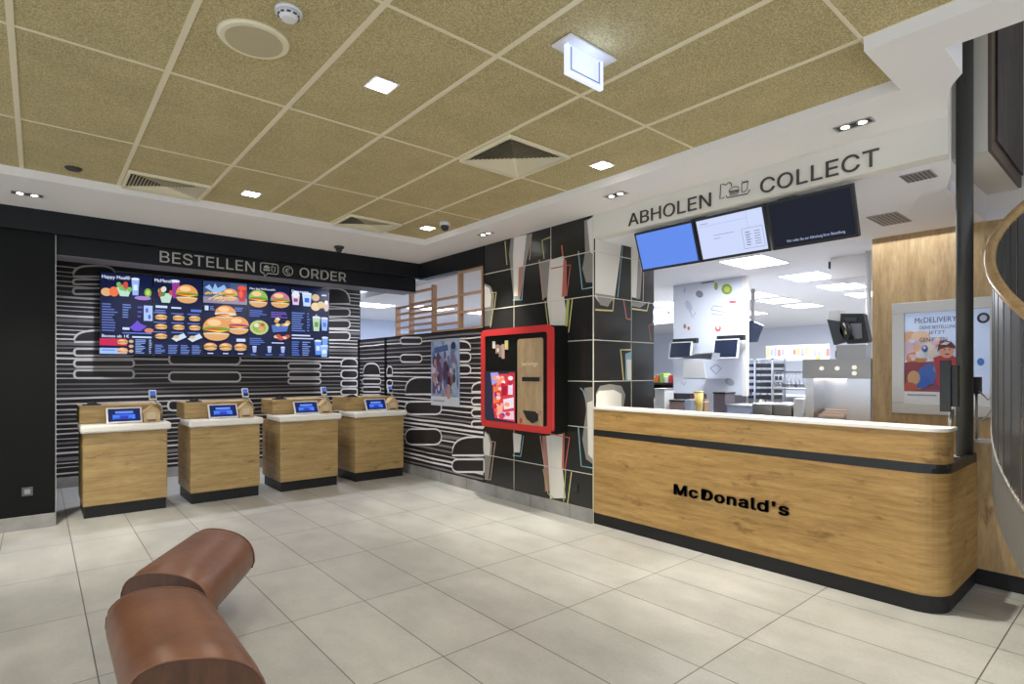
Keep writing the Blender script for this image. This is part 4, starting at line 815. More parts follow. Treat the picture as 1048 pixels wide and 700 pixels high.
# outlets
for f_, p, n, l in ((0, ony(28, 503, 7.03), NY, 'small grey wall socket low on the black wall'), (1, onx(589, 500, XW), NX, 'small dark wall socket low on the glossy pillar')):
    t = thing('wall_socket', tuple(p), l, 'socket')
    a = V((.04, 0, 0)) if f_ == 0 else V((0, .04, 0))
    b = MB(); b.obox(p+n*.006, a, UP*.04, n*.004, mat('socket_grey', (.10, .10, .10), .4) if f_ == 0 else plast_b); b.link('plate', t)
    b = MB(); b.obox(p+n*.0115, a*.55, UP*.022, n*.001, steel_d if f_ == 0 else dark_grey); b.link('insert', t)
# kitchen ceiling vents
for (u, v, l, sx_, sy_) in ((940, 180, 'small grey louvred vent in the white ceiling right of COLLECT', .10, .17), (910, 224, 'wide louvred vent in the white ceiling above the oak wall', .22, .22)):
    p = onz(u, v, ZK); t = thing('ceiling_grille', (p.x, p.y, ZK-.01), l, 'vent')
    b = MB(); b.box(p.x-sx_, p.x+sx_, p.y-sy_*.5, p.y+sy_*.5, ZK-.006, ZK-.0005, mat('grille_grey', (.32, .32, .35), .5)); b.link('frame', t)
    b = MB()
    for k in range(7): y = p.y-sy_*.42+k*sy_*.84/6; b.box(p.x-sx_*.9, p.x+sx_*.9, y-.006, y+.006, ZK-.009, ZK-.0065, dark_grey)
    b.link('slats', t)

# ================================================================== COLUMN, STAIR
b = MB(); b.cyl((4.965, .928, .901), (4.965, .928, 4.5), .049, col_m, 32); b.link('steel_column', label='round dark grey steel column rising from the counter end', cat='column')
st = thing('spiral_staircase', (4.67, -.55, 0), 'dark slatted spiral staircase with pale wooden handrail at the right edge', 'staircase')
SC = V((4.67, -.55, 0)); SR = 1.27
def sp(a, r, z): a = math.radians(a); return SC + (RT*math.cos(a)+FW*math.sin(a))*r + UP*z
zr = lambda a: 2.19 + .82*math.radians(139.7-a)      # handrail height
angs = [205-3*k for k in range(56)]
b = MB(); b.tube([sp(a, SR+.01, zr(a)) for a in angs], .030, railwood, 14); b.link('handrail', st)
b = MB()
for k in range(len(angs)-1):
    a, c = angs[k], angs[k+1]
    for r0 in (SR-.012,):
        b.face([sp(a, r0, max(0, zr(a)-1.40)), sp(c, r0, max(0, zr(c)-1.40)), sp(c, r0, zr(c)-1.05), sp(a, r0, zr(a)-1.05)], dark_grey)
        b.face([sp(a, r0+.012, max(0, zr(a)-1.40)), sp(a, r0+.012, zr(a)-1.05), sp(c, r0+.012, zr(c)-1.05), sp(c, r0+.012, max(0, zr(c)-1.40))], mat('stringer_grey', (.20, .20, .195), .4, .2))
    b.face([sp(a, SR-.016, zr(a)-1.045), sp(c, SR-.016, zr(c)-1.045), sp(c, SR+.006, zr(c)-1.045), sp(a, SR+.006, zr(a)-1.045)], alu)
    b.face([sp(a, SR+.004, zr(a)-1.065), sp(a, SR+.004, zr(a)-1.045), sp(c, SR+.004, zr(c)-1.045), sp(c, SR+.004, zr(c)-1.065)], alu)
    b.face([sp(a, SR-.012, max(0, zr(a)-1.40)), sp(a, SR, max(0, zr(a)-1.40)), sp(c, SR, max(0, zr(c)-1.40)), sp(c, SR-.012, max(0, zr(c)-1.40))], dark_grey)
b.link('stringer', st, keep=True)
a = 204.0
while a > 45:
    p = sp(a, SR-.004, 0); t_ = (sp(a+1, SR, 0)-sp(a-1, SR, 0)).normalized(); n = (p-SC).normalized()
    b = MB(); b.obox((p.x, p.y, (zr(a)-1.06+zr(a)-.02)/2), t_*.036, n*.004, UP*.52, slat_m); b.link('baluster', st); a -= 4.2
for k in range(11):
    a0 = 190-12.5*k; a1_ = a0-15; z = zr(a0)-1.10; 
    if z < .1: continue
    b = MB(); pts = [sp(a0, .1, z-.04), sp(a0, SR-.03, z-.04), sp((a0+a1_)/2, SR-.03, z-.04), sp(a1_, SR-.03, z-.04), sp(a1_, .1, z-.04)]
    b.prism(pts, (0, 0, .04), mat('tread_grey', (.22, .21, .20), .5)); b.link('tread', st)
b = MB(); b.cyl(sp(0, 0, 0), sp(0, 0, 4.2), .07, dark_grey, 20); b.link('centre_post', st)

# ================================================================== LEATHER BENCHES
def bench(FL, FR, BR, BL, label, zc=.462):
    cx = (FL[0]+FR[0]+BR[0]+BL[0])/4; cy = (FL[1]+FR[1]+BR[1]+BL[1])/4
    t = thing('leather_bench', (cx, cy, 0), label, 'bench', 'tan leather bench segments')
    FL, FR, BR, BL = map(lambda p: V((p[0], p[1], 0)), (FL, FR, BR, BL)); z0 = .235
    prof = []
    N = 18
    for k in range(N+1):
        tt = math.pi*k/N; x = -math.copysign(abs(math.cos(tt))**.85, math.cos(tt)); z = z0+.045+(zc-z0-.045)*(math.sin(tt)**.72 if 0 < k < N else 0)
        prof.append((x, z))
    prof = [(-.93, z0)]+prof+[(.93, z0)]
    b = MB(); M_ = 10; rows = []
    for j in range(M_+1):
        s_ = j/M_; L = FL.lerp(BL, s_); R_ = FR.lerp(BR, s_); c = (L+R_)/2; h = (R_-L)/2
        e = min(s_, 1-s_); sag = 1 - .06*max(0, 1-e*14)**2
        rows.append([b.bm.verts.new(c+h*(x*(1-(1-sag)*.4))+UP*(z0+(z-z0)*sag)) for x, z in prof])
    mi = b.mi(leather)
    for j in range(M_):
        for k in range(len(prof)-1):
            f = b.bm.faces.new([rows[j][k], rows[j][k+1], rows[j+1][k+1], rows[j+1][k]]); f.smooth = True
    b.bm.faces.new([r[0] for r in rows] + [r[-1] for r in rows[::-1]])
    b.link('seat_cover', t)
    for (L, R_, s_) in ((FL, FR, -1), (BL, BR, 1)):
        c = (L+R_)/2; h = (R_-L)/2; nn = V((h.y, -h.x, 0)).normalized()*(1 if s_ < 0 else -1)
        b = MB(); pts = [c+h*(x*.976)+UP*(z0+(z-z0)*.94)+nn*.002 for x, z in prof]; b.prism([p-nn*.003 for p in pts], nn*.005, leather_end)
        b.link('end_panel', t)
        b = MB(); b.tube([c+h*(x*.98)+UP*(z0+(z-z0)*.945)+nn*.004 for x, z in prof], .004, leather, 6); b.link('piping', t)
    b = MB(); c = (FL+FR+BR+BL)/4; q = [c+(p-c)*.34 for p in (FL, FR, BR, BL)]; b.prism(q, (0, 0, z0+.002), black_base); b.link('base', t)
bench((.236, 2.45), (.655, 2.17), (.662, 3.06), (.24, 3.27), 'near tan leather bench segment with rounded top, cut by the bottom edge')
bench((.335, 3.60), (.672, 3.17), (1.06, 3.80), (.80, 4.33), 'far tan leather bench segment with rounded top, turned to the right')

# ================================================================== BEHIND THE COUNTER
def slab(u0, u1, v0, v1, X, m, depth=.05, b=None):
    """box whose front lies on the plane x = X and spans the measured rectangle"""
    um = (u0+u1)/2; y0 = onx(u1, v0, X).y; y1 = onx(u0, v0, X).y; zt_ = onx(um, v0, X).z; zb_ = onx(um, v1, X).z
    (b or MB()); bb = b or MB(); bb.box(X, X+depth, y0, y1, zb_, zt_, m); return bb
def rect3(u0, u1, v0, v1, X): um = (u0+u1)/2; return onx(u1, v0, X).y, onx(u0, v0, X).y, onx(um, v1, X).z, onx(um, v0, X).z
# partition with sketched food drawings
t = thing('kitchen_partition', (7.45, 4.31, 0), 'white partition panel with sketched food drawings behind the counter', 'partition')
b = MB(); b.box(7.4, 7.5, 3.80, 4.90, 1.17, ZK-.001, white_w)
def bl(u, v, ru, rv, m, rot=0, X=7.4):
    pts = [onx(u+ru*math.cos(q)*math.cos(rot)-rv*math.sin(q)*math.sin(rot), v+ru*math.cos(q)*math.sin(rot)+rv*math.sin(q)*math.cos(rot), X) for q in [2*math.pi*k/14 for k in range(14)]]
    b.patch(pts, NX, .002+.0002*(len(b.bm.faces) % 20), m)
def sk(pts, w=.012, m=None): b.line([onx(u, v, 7.4) for u, v in pts], NX, w, .003, m or pr_(165, 170, 190), False)
bl(744, 296, 5.5, 5.5, pr_(140, 160, 60)); bl(744, 296, 3, 3, pr_(185, 200, 110)); bl(733, 293, 2, 4, pr_(150, 170, 90)); bl(716, 301, 4, 3.5, pr_(140, 145, 160), .6); bl(750, 309, 4, 1.2, pr_(190, 80, 90)); bl(705, 313, 3, 6, pr_(195, 200, 220), -.4)
bl(701, 334, 1.5, 2.5, pr_(170, 130, 110)); bl(705, 336, 1.3, 2, pr_(190, 110, 90)); bl(735, 336, 3, 3.5, pr_(195, 110, 105)); bl(735, 334, 1.6, 3, pr_(225, 215, 215)); bl(747, 391, 5, 3.5, pr_(165, 170, 180), .5)
sk([(701, 294), (700, 300), (702, 296)]); sk([(706, 318), (709, 325), (712, 320)]); sk([(728, 317), (744, 320), (740, 314), (730, 313), (728, 317)]); sk([(728, 321), (741, 323)]); sk([(746, 322), (751, 323), (752, 320)]); sk([(727, 377), (733, 383), (738, 377), (733, 373), (727, 377)], .015); sk([(697, 391), (700, 394), (702, 391)]); sk([(718, 290), (731, 288)], .02, pr_(130, 130, 145))
b.link('panel', t)
b = MB(); b.box(7.39, 7.47, 3.745, 3.80, 1.16, ZK-.001, soffit_m); b.link('edge_post', t)
b = MB(); y0, y1, z0, z1 = rect3(723, 732, 402, 425, 7.42); b.box(7.42, 7.5, y0, y1, 0, 1.17, white_w); b.link('leg', t)
# order monitors in front of it
for (u0, u1, v0, v1, l) in ((686, 708, 350, 367, 'left small dark monitor in front of the sketched partition'), (731, 756, 347, 367, 'right small dark monitor in front of the sketched partition')):
    X = 7.2; y0, y1, z0, z1 = rect3(u0, u1, v0, v1, X); t = thing('kitchen_monitor', (X, (y0+y1)/2, z0), l, 'monitor', 'kitchen monitors by the partition')
    c = V((X, (y0+y1)/2, (z0+z1)/2)); up = V((.20, 0, 1)).normalized()*((z1-z0)/2); n = V((-1, 0, .20)).normalized()
    b = MB(); b.obox(c, (0, (y1-y0)/2, 0), up, n*.02, white_pl); b.link('housing', t)
    b = MB(); b.obox(c+n*.021, (0, (y1-y0)/2-.014, 0), up*.9, n*.002, plast_n); b.link('display', t)
    b = MB(); b.box(X+.02, 7.399, (y0+y1)/2-.03, (y0+y1)/2+.03, (z0+z1)/2-.03, (z0+z1)/2+.04, plast_b); b.box(X+.03, X+.1, y0-.05, y1-.02, z1-.02, z1+.05, plast_b); b.link('bracket', t)
# steel heat-lamp shelf below the left monitor
t = thing('steel_warming_shelf', (7.1, 4.25, 1.2), 'small steel shelf with sloped canopy below the left monitor', 'shelf')
b = MB(); P = lambda u, v: onx(u, v, 6.78)
b.prism([P(697, 367), P(713, 362), P(729, 361), P(728, 368), P(714, 367)], (.2, 0, 0), steel); b.link('canopy', t)
b = MB(); b.prism([P(700, 370), P(720, 370), P(722, 386), P(699, 386)], (.02, 0, 0), white_pl); b.box(6.80, 7.39, P(722, 0).y, P(699, 0).y, P(710, 387).z-.01, P(710, 387).z, steel); b.link('bin', t)
# dark monitor beyond the partition
X = 8.6; y0, y1, z0, z1 = rect3(767, 777, 327, 350, X)
t = thing('kitchen_monitor', (X, (y0+y1)/2, z0), 'dark monitor seen edge-on just right of the partition post', 'monitor')
b = MB(); b.prism([(X, y1, z1), (X, y1+.05, z0), (X, y0+.05, z0), (X, y0-.05, z1-.1)], (.05, 0, 0), plast_n); b.link('housing', t)
b = MB(); b.box(X+.05, X+.08, y1-.05, y1, z1-.2, ZK-.001, steel_d); b.link('hanger', t)
# tray rack with black trays
X = 8.2; y0, y1, z0, z1 = rect3(764, 791, 367, 412, X); t = thing('tray_rack', (X+.2, (y0+y1)/2, 0), 'steel rack of stacked black trays right of the partition', 'rack')
b = MB()
for yv in (y0, (y0+y1)/2+.06, y1-.02): b.box(X, X+.03, yv, yv+.025, 0, z1, steel); b.box(X+.4, X+.43, yv, yv+.025, 0, z1, steel)
b.box(X, X+.43, y0, y1, z1-.02, z1, steel); b.link('frame', t)
for k in range(6):
    z = z0+.05+k*(z1-z0-.09)/6
    b = MB(); b.box(X-.01, X+.42, y0+.03, (y0+y1)/2+.05, z, z+.06, plast_b); b.link('tray', t)
    b = MB(); b.box(X-.01, X+.42, (y0+y1)/2+.10, y1-.03, z+.01, z+.055, plast_n); b.link('tray', t)
# worktops
def table(name, x0, x1, y0, y1, z, label, cat='worktop'):
    t = thing(name, ((x0+x1)/2, (y0+y1)/2, 0), label, cat)
    b = MB(); b.box(x0, x1, y0, y1, z-.03, z, steel); b.link('top', t)
    b = MB(); b.box(x0+.02, x1-.02, y0+.02, y1-.02, .12, z-.031, steel_d); b.link('cabinet', t)
    for xx in (x0+.05, x1-.09):
        for yv in (y0+.05, y1-.09): b = MB(); b.box(xx, xx+.04, yv, yv+.04, 0, .12, steel_d); b.link('leg', t)
table('steel_worktop', 6.35, 6.95, 2.64, 5.2, .93, 'long steel worktop behind the counter, in front of the partition')
table('steel_prep_table', 7.75, 8.9, 3.3, 3.62, .98, 'small steel table right of the partition leg')
table('steel_prep_table', 7.5, 8.15, 2.0, 3.05, 1.02, 'steel prep table behind the serving station', 'table')
b = MB(); b.box(9.0, 9.6, 4.75, 8.4, 0, 1.14, mat('dark_cabinet', (.10, .085, .10), .5)); b.box(8.98, 9.62, 4.73, 8.42, 1.14, 1.17, steel)
for k in range(7): b.box(8.985, 8.999, 4.8+.51*k, 5.26+.51*k, .2, 1.08, steel_d if k % 2 else mat('maroon_front', (.16, .05, .05), .5))
b.link('storage_cabinet', label='long dark storage cabinet deep in the kitchen, behind the partition', cat='cabinet')
table('steel_shelf_unit', 9.2, 9.9, 2.0, 4.6, 1.1, 'far steel shelf unit in the bright kitchen', 'shelf unit')
# objects on the worktop
def item(name, u0, u1, v0, X, depth, m, label, zt=.93, cat=None, bev=.006, lid=None):
    y0 = onx(u1, 400, X).y; y1 = onx(u0, 400, X).y; z1 = onx((u0+u1)/2, v0, X).z
    b = MB(); b.box(X, X+depth, y0, y1, zt+.001, z1, m)
    if lid: b.box(X-.006, X+depth+.006, y0-.006, y1+.006, z1, z1+.02, lid)
    return b.link(name, label=label, cat=cat or name.split('_')[-1], bevel=bev)
item('napkin_box', 670, 680, 399, 6.40, .22, white_pl, 'white box at the left end of the worktop, beside the pillar', cat='box', lid=steel)
item('storage_tub', 685, 700, 411, 6.45, .3, pr_(175, 150, 145), 'dull pink tub on the worktop', cat='tub', lid=plast_b)
item('carton', 701, 707, 409, 6.42, .25, pr_(190, 200, 225), 'pale blue carton beside the yellow cup', cat='box')
b = MB(); p = onx(715.2, 410, 6.5); b.cyl((6.5, p.y, .931), (6.5, p.y, 1.23), .035, pr_(232, 205, 120), 18, .06); b.cyl((6.5, p.y, 1.23), (6.5, p.y, 1.245), .063, pr_(240, 220, 150), 18); b.link('yellow_cup', label='tall pale yellow cup stack on the worktop in front of the partition leg', cat='cup')
item('coffee_grinder', 730, 742, 403, 6.45, .25, pr_(120, 110, 118), 'grey and brown appliance right of the partition leg', cat='appliance', lid=plast_b)
item('steel_tray', 744, 768, 416, 6.4, .4, pr_(190, 205, 235), 'pale blue tray box on the worktop', cat='tray', lid=steel)
item('steel_bin', 770, 790, 413, 6.4, .35, steel, 'steel bin on the worktop below the tray rack', cat='bin')
item('cutlery_box', 791, 810, 415, 6.4, .35, steel_d, 'dark steel box right of the steel bin', cat='box', lid=steel)
item('white_container', 812, 822, 408, 6.4, .3, white_pl, 'white container at the right end of the worktop', cat='container')
names_ = ['white paper cup stack', 'small red-capped sauce bottle', 'short steel canister', 'blue paper box', 'tall clear cup stack', 'brown paper bag', 'silver jug', 'white lidded pot']
colr = [pr_(235, 235, 240), pr_(225, 215, 205), steel, pr_(120, 150, 215), pr_(200, 210, 225), pr_(165, 130, 95), steel_d, white_pl]
for k in range(8):
    y = 5.0-.125*k-.35*(k > 3)-.6*(k > 5); hgt = (.22, .17, .12, .15, .26, .2, .2, .14)[k]; nm = ('cup_stack', 'sauce_bottle', 'canister', 'paper_box', 'cup_stack', 'paper_bag', 'steel_jug', 'lidded_pot')[k]
    b = MB()
    if k in (3, 5): b.box(6.74, 6.84, y-.04, y+.04, .931, .93+hgt, colr[k]); b.box(6.739, 6.841, y-.041, y+.041, .93+hgt*.8, .93+hgt*.86, white_pl)
    else: b.cyl((6.9, y, .931), (6.9, y, .93+hgt), .035, colr[k], 14, .04 if k != 1 else .025); b.cyl((6.9, y, .93+hgt), (6.9, y, .945+hgt), .028, red_f if k == 1 else colr[k], 12)
    b.link(nm, label=names_[k]+' at the back of the steel worktop', cat=nm.split('_')[-1])
for k in range(7):
    y = 3.0-.13*k; b = MB(); b.cyl((7.7, y, 1.021), (7.7, y, 1.13+.05*(k % 3)), .04, (white_pl, steel, pr_(200, 120, 90), pr_(190, 205, 235))[k % 4], 14, .045)
    b.link('seasoning_pot', label=['first', 'second', 'third', 'fourth', 'fifth', 'sixth', 'seventh'][k]+' pot from the left on the prep table behind the serving station', cat='pot', group='pots on the prep table')
# dark red storage and bright shelf at the left
X = 8.3; y0, y1, z0, z1 = rect3(664, 693, 374, 392, X)
t = thing('snack_shelf', (X+.2, (y0+y1)/2, 0), 'shelf of coloured packs seen between pillar and partition', 'shelf')
b = MB(); b.box(X, X+.4, y0, y1, z0-.03, z0, plast_b); b.box(X, X+.4, y0, y0+.03, 0, z0-.03, plast_b); b.box(X, X+.4, y1-.03, y1, 0, z0-.03, plast_b); b.box(X+.3, X+.38, y0+.03, y1-.03, .3, z0-.03, pr_(105, 48, 45)); b.link('frame', t)
cols = [(230, 205, 90), (225, 120, 60), (150, 190, 90), (240, 235, 225), (205, 60, 60), (240, 200, 80)]
for k, cl in enumerate(cols):
    w = (y1-y0)/6; b = MB(); b.box(X+.03, X+.25, y1-(k+1)*w+.008, y1-k*w-.008, z0+.001, z0+.11+.03*(k % 3), pr_(*cl))
    b.link('snack_pack', label=['pale yellow', 'orange', 'green', 'white', 'red', 'deep yellow'][k]+' pack on the shelf beside the pillar', cat='pack', group='packs on the snack shelf', bevel=.01)
for k in range(3):
    w = (y1-y0-.08)/3; b = MB(); b.box(X+.02, X+.26, y0+.04+k*w+.008, y0+.04+(k+1)*w-.008, .50, 1.02, pr_(112, 52, 50)); b.box(X+.02, X+.26, y0+.04+k*w+.008, y0+.04+(k+1)*w-.008, .40, .49, plast_b)
    b.link('crate_door', t)
# wall cabinet
X = 9.6; y0, y1, z0, z1 = rect3(668, 691, 311, 330, X)
t = thing('wall_cabinet', (X+.2, (y0+y1)/2, z0), 'white wall cabinet with two dark dots left of the partition', 'cabinet')
b = MB(); b.box(X, X+.4, y0, y1, z0, z1, white_w); b.link('body', t, bevel=.01)
b = MB(); b.box(X-.01, X+.4, y0-.01, y1+.01, z0-.03, z0-.001, steel); b.box(X+.35, X+.4, y0, y1, z1, ZK-.001, steel); b.link('rail', t)
for u in (673, 684): p = onx(u, 320, X); b = MB(); b.cyl((X-.02, p.y, p.z), (X-.001, p.y, p.z), .035, dark_grey, 14); b.link('knob', t)
# serving station with steel hood
mark_ = set(COL.objects); X = 5.9; t = thing('serving_station', (6.1, 2.05, 0), 'steel heated serving station with hood against the oak wall', 'serving station')
b = MB(); b.box(X, X+.36, 1.79, 2.40, 1.43, 1.62, steel_d); b.link('hood', t)
b = MB()
for u, v in ((841, 377), (857, 377), (874.5, 376), (874.5, 382)): p = onx(u, v, X); b.cyl((X-.012, p.y, p.z), (X-.001, p.y, p.z), .020, em(255, 245, 225), 16)
b.link('lamp_dots', t)
b = MB(); b.box(X+.02, X+.36, 1.80, 2.0, .0, 1.429, steel); b.link('side_panel', t)
b = MB(); b.box(X+.01, X+.36, 2.0, 2.40, 0, 1.02, steel_d); b.box(X, X+.36, 2.0, 2.40, 1.02, 1.04, steel); b.link('base_cabinet', t)
b = MB(); b.box(X+.02, X+.35, 2.30, 2.38, 1.041, 1.429, steel); b.box(X+.34, X+.36, 2.0, 2.30, 1.041, 1.429, steel); b.link('back_plate', t)
b = MB(); b.box(X+.05, X+.3, 2.02, 2.28, 1.415, 1.428, mat('heat_strip', (1, 1, 1), .5, emit=(1, .85, .7), es=3)); b.link('heat_strip', t)
for k in range(3): b = MB(); b.box(X+.06+.09*k, X+.12+.09*k, 2.03, 2.27, 1.041, 1.075+.02*k, pr_(215, 195, 180)); b.link('food_box', label=['front', 'middle', 'rear'][k]+' pale food box inside the serving station', cat='food box', group='boxes in the serving station', bevel=.008)
# black equipment on top of the station
t = thing('coffee_machine_top', (6.05, 1.98, 1.62), 'black angular equipment standing on the serving station hood', 'equipment')
t.name = 'hopper_unit'
X = 6.0; Q = lambda u, v, X=6.0: onx(u, v, X)
b = MB(); b.prism([Q(847, 327), Q(860, 329), Q(866, 350), Q(854, 353)], (.08, 0, 0), mat('charcoal_plastic', (.05, .055, .065), .45)); b.link('left_panel', t)
b = MB(); b.prism([Q(861, 321), Q(884, 321), Q(890, 349), Q(885, 351), Q(868, 352), Q(860, 340)], (.12, 0, 0), plast_b); b.link('hopper', t)
b = MB(); b.prism([Q(864, 325, 5.98), Q(878, 325, 5.98), Q(877, 329, 5.98), Q(866, 329, 5.98)], (.015, 0, 0), mat('charcoal_plastic', (0, 0, 0))); b.prism([Q(870, 331, 5.98), Q(882, 331, 5.98), Q(883, 346, 5.98), Q(873, 347, 5.98)], (.015, 0, 0), pr_(125, 125, 135)); b.link('inner_tray', t)
b = MB(); b.tube([Q(866, 330, 5.95), Q(869, 340, 5.95), Q(872, 347, 5.95)], .03, plast_b, 10); b.box(5.925, 5.93, Q(865, 333, 5.93).y, Q(867, 333, 5.93).y, Q(866, 342, 5.93).z, Q(866, 338, 5.93).z, p_yel); b.link('handle', t)
b = MB(); b.box(5.98, 6.18, Q(887, 0).y, Q(857, 0).y, 1.621, Q(870, 353).z-.001, steel_d); b.box(5.985, 5.989, Q(877, 0).y, Q(856, 0).y, 1.63, 1.70, plast_n); b.link('stand', t)
b = MB(); z_ = Q(852, 324).z; b.box(6.05, 6.2, Q(859, 0).y, Q(847, 0).y, z_-.05, z_+.06, white_pl); b.box(6.12, 6.14, Q(853, 0).y-.01, Q(853, 0).y+.01, Q(852, 330).z-.05, z_-.05, steel_d); b.link('label_printer', t)
# the station stands with its end against the end of the oak wall
kk = 6.315/5.9
for o in set(COL.objects)-mark_:
    w0 = V(o['_w'])
    if o.type == 'MESH':
        for v in o.data.vertices:
            p = v.co+w0; p = V((p.x*kk if p.x < 5.9 else 6.315+(p.x-5.9)*.9, p.y*kk, EYE+(p.z-EYE)*kk))
            v.co = p-V((w0.x*kk, w0.y*kk, 0 if w0.z < .5 else EYE+(w0.z-EYE)*kk))
        for v in o.data.vertices:
            if o.location.length < 1e-6 and w0.z < .5: v.co.z = max(v.co.z, 0)
    if o.parent is None:
        o.location = (w0.x*kk, w0.y*kk, 0 if w0.z < .5 else EYE+(w0.z-EYE)*kk)
# white poster strip and hanging utensils in the kitchen
X = 8.7; y0, y1, z0, z1 = rect3(784, 849, 353, 369, X)
t = thing('menu_strip', (X, (y0+y1)/2, z0), 'white printed strip of small posters across the back of the kitchen', 'sign strip')
b = MB(); b.box(X, X+.015, y0, y1, z0, z1, pr_(238, 236, 238))
for k in range(16):
    y = y0+(y1-y0)*(k+.5)/16; cl = random.choice([(215, 120, 110), (190, 190, 200), (160, 160, 180), (230, 190, 120), (210, 200, 205)])
    b.box(X-.003, X, y-.025, y+.02, z0+.06+random.random()*.04, z1-.03-random.random()*.06, pr_(*cl))
b.link('sheet', t)
b = MB(); b.box(X+.016, X+.05, y0, y1, z0, z0+.03, steel_d); b.box(X+.016, X+.05, y0, y0+.02, 1.0, z0, steel_d); b.link('holder', t)
y_, p = 0, onx(837, 366, 7.9); b = MB(); b.cyl((7.9, p.y, 1.5), (7.9, p.y, 1.62), .045, pr_(235, 180, 60), 14, .03); b.cyl((7.9, p.y, 1.62), (7.9, p.y, 1.70), .03, pr_(240, 195, 80), 14, .02)
b.link('yellow_bottle', label='small yellow bottle in front of the printed strip', cat='bottle')
t = thing('wire_rack', (7.8, 2.7, 1.02), 'steel wire rack with hanging utensils behind the serving station', 'rack')
y0, y1, z0, z1 = rect3(790, 845, 370, 405, 7.75)
b = MB(); b.box(7.74, 8.1, y0, y1, 1.48, 1.499, steel)
for yv in (y0, y1-.02): b.box(7.75, 7.77, yv, yv+.02, 1.021, 1.48, steel); b.box(8.07, 8.09, yv, yv+.02, 1.021, 1.48, steel)
b.box(7.74, 8.1, y0, y1, 1.25, 1.265, steel); b.link('frame', t)
for k in range(12):
    yv = y0+.05+k*(y1-y0-.1)/11; b = MB(); b.tube([(7.745, yv, 1.475), (7.735, yv+.01, 1.40), (7.735, yv-.01, 1.33)], .006, steel, 6); b.cyl((7.72, yv-.01, 1.31), (7.75, yv-.01, 1.31), .025, steel if k % 3 else pr_(90, 90, 120), 10); b.link('utensil', t)
# bulkhead box under the kitchen ceiling and pipe
X = 7.0; y0, y1, z0, z1 = rect3(850, 892, 258, 284, X); t = thing('ceiling_unit', (X+.2, (y0+y1)/2, z0), 'white box unit under the kitchen ceiling left of the oak wall', 'ceiling unit')
b = MB(); b.box(X, X+.5, y0, y1, z0, ZK-.001, whiteceil); b.link('housing', t, bevel=.004)
b = MB(); p = onx(849, 271, X); b.box(X+.02, X+.1, y1+.001, y1+.03, p.z-.04, p.z+.04, plast_b); b.link('knob', t)
b = MB(); p = onx(889, 300, 6.9); b.cyl((6.9, p.y, 0), (6.9, p.y, ZK-.001), .028, white_pl, 14); b.link('white_pipe', label='vertical white pipe beside the left edge of the oak wall', cat='pipe')
# framed delivery poster on the oak wall
X = 6.31; t = thing('framed_poster', (X, 1.37, 1.09), 'aluminium framed delivery poster with balloons and helmeted rider on the oak wall', 'poster')
y1, y0, z0, z1 = 1.727, .90, 1.10, 2.15; w_ = .10
b = MB()
for a, c, d, e in ((y0, y1, z1-w_, z1), (y0, y1, z0, z0+w_), (y0, y0+w_, z0+w_, z1-w_), (y1-w_, y1, z0+w_, z1-w_)): b.box(X-.04, X-.001, a, c, d, e, alu)
b.link('frame', t, bevel=.004)
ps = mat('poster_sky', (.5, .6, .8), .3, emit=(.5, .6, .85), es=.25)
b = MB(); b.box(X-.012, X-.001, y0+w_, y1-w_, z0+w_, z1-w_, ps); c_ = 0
def pq(x, y): return V((X-.012, (y1-w_)-(y1-y0-2*w_)*x, (z1-w_)-(z1-z0-2*w_)*y))
def pe(x, y, rx, ry, cl):
    global c_; c_ += .0003; b.patch([pq(x+rx*math.cos(q), y+ry*math.sin(q)) for q in [2*math.pi*k/18 for k in range(18)]], NX, .001+c_, pr_(*cl))
def pp(pts, cl):
    global c_; c_ += .0003; b.patch([pq(*p) for p in pts], NX, .001+c_, pr_(*cl))
for q in ((.06, .28, .12, .08, (240, 190, 150)), (.2, .27, .12, .07, (250, 215, 185)), (.1, .40, .16, .1, (235, 205, 225)), (.15, .50, .14, .07, (245, 170, 110)), (.28, .42, .13, .09, (215, 225, 230)), (.42, .45, .13, .10, (235, 225, 215)), (.35, .36, .11, .06, (245, 235, 225)), (.25, .40, .04, .04, (70, 110, 200)), (.48, .40, .10, .09, (220, 90, 130)), (.46, .41, .08, .07, (240, 225, 225))): pe(*q)
pp([(0, .56), (.62, .52), (.7, .87), (0, .87)], (165, 80, 95))
for k in range(40): pe(random.uniform(.04, .6), random.uniform(.58, .83), random.uniform(.02, .06), random.uniform(.012, .035), random.choice([(210, 120, 90), (70, 110, 190), (150, 70, 110), (220, 150, 100), (120, 150, 210), (190, 80, 90), (90, 60, 120), (230, 190, 190)]))
for k in range(12): pe(random.uniform(.03, .5), random.uniform(.26, .5), random.uniform(.02, .06), random.uniform(.015, .04), random.choice([(250, 225, 205), (240, 200, 215), (245, 185, 140), (225, 225, 235)]))
pe(.1, .60, .16, .06, (150, 60, 75)); pe(.32, .68, .15, .11, (60, 105, 190)); pe(.22, .76, .1, .07, (45, 95, 200)); pe(.42, .62, .06, .05, (110, 150, 215)); pe(.12, .72, .08, .08, (215, 170, 120)); pe(.05, .82, .12, .05, (190, 90, 70)); pe(.5, .76, .14, .07, (150, 60, 110)); pe(.7, .78, .1, .08, (220, 120, 60)); pe(.9, .55, .04, .04, (80, 140, 220))
def sh(f):
    global pq
    pq = f
old_pq = pq; sh(lambda x, y: old_pq(x-.08, y-.02))
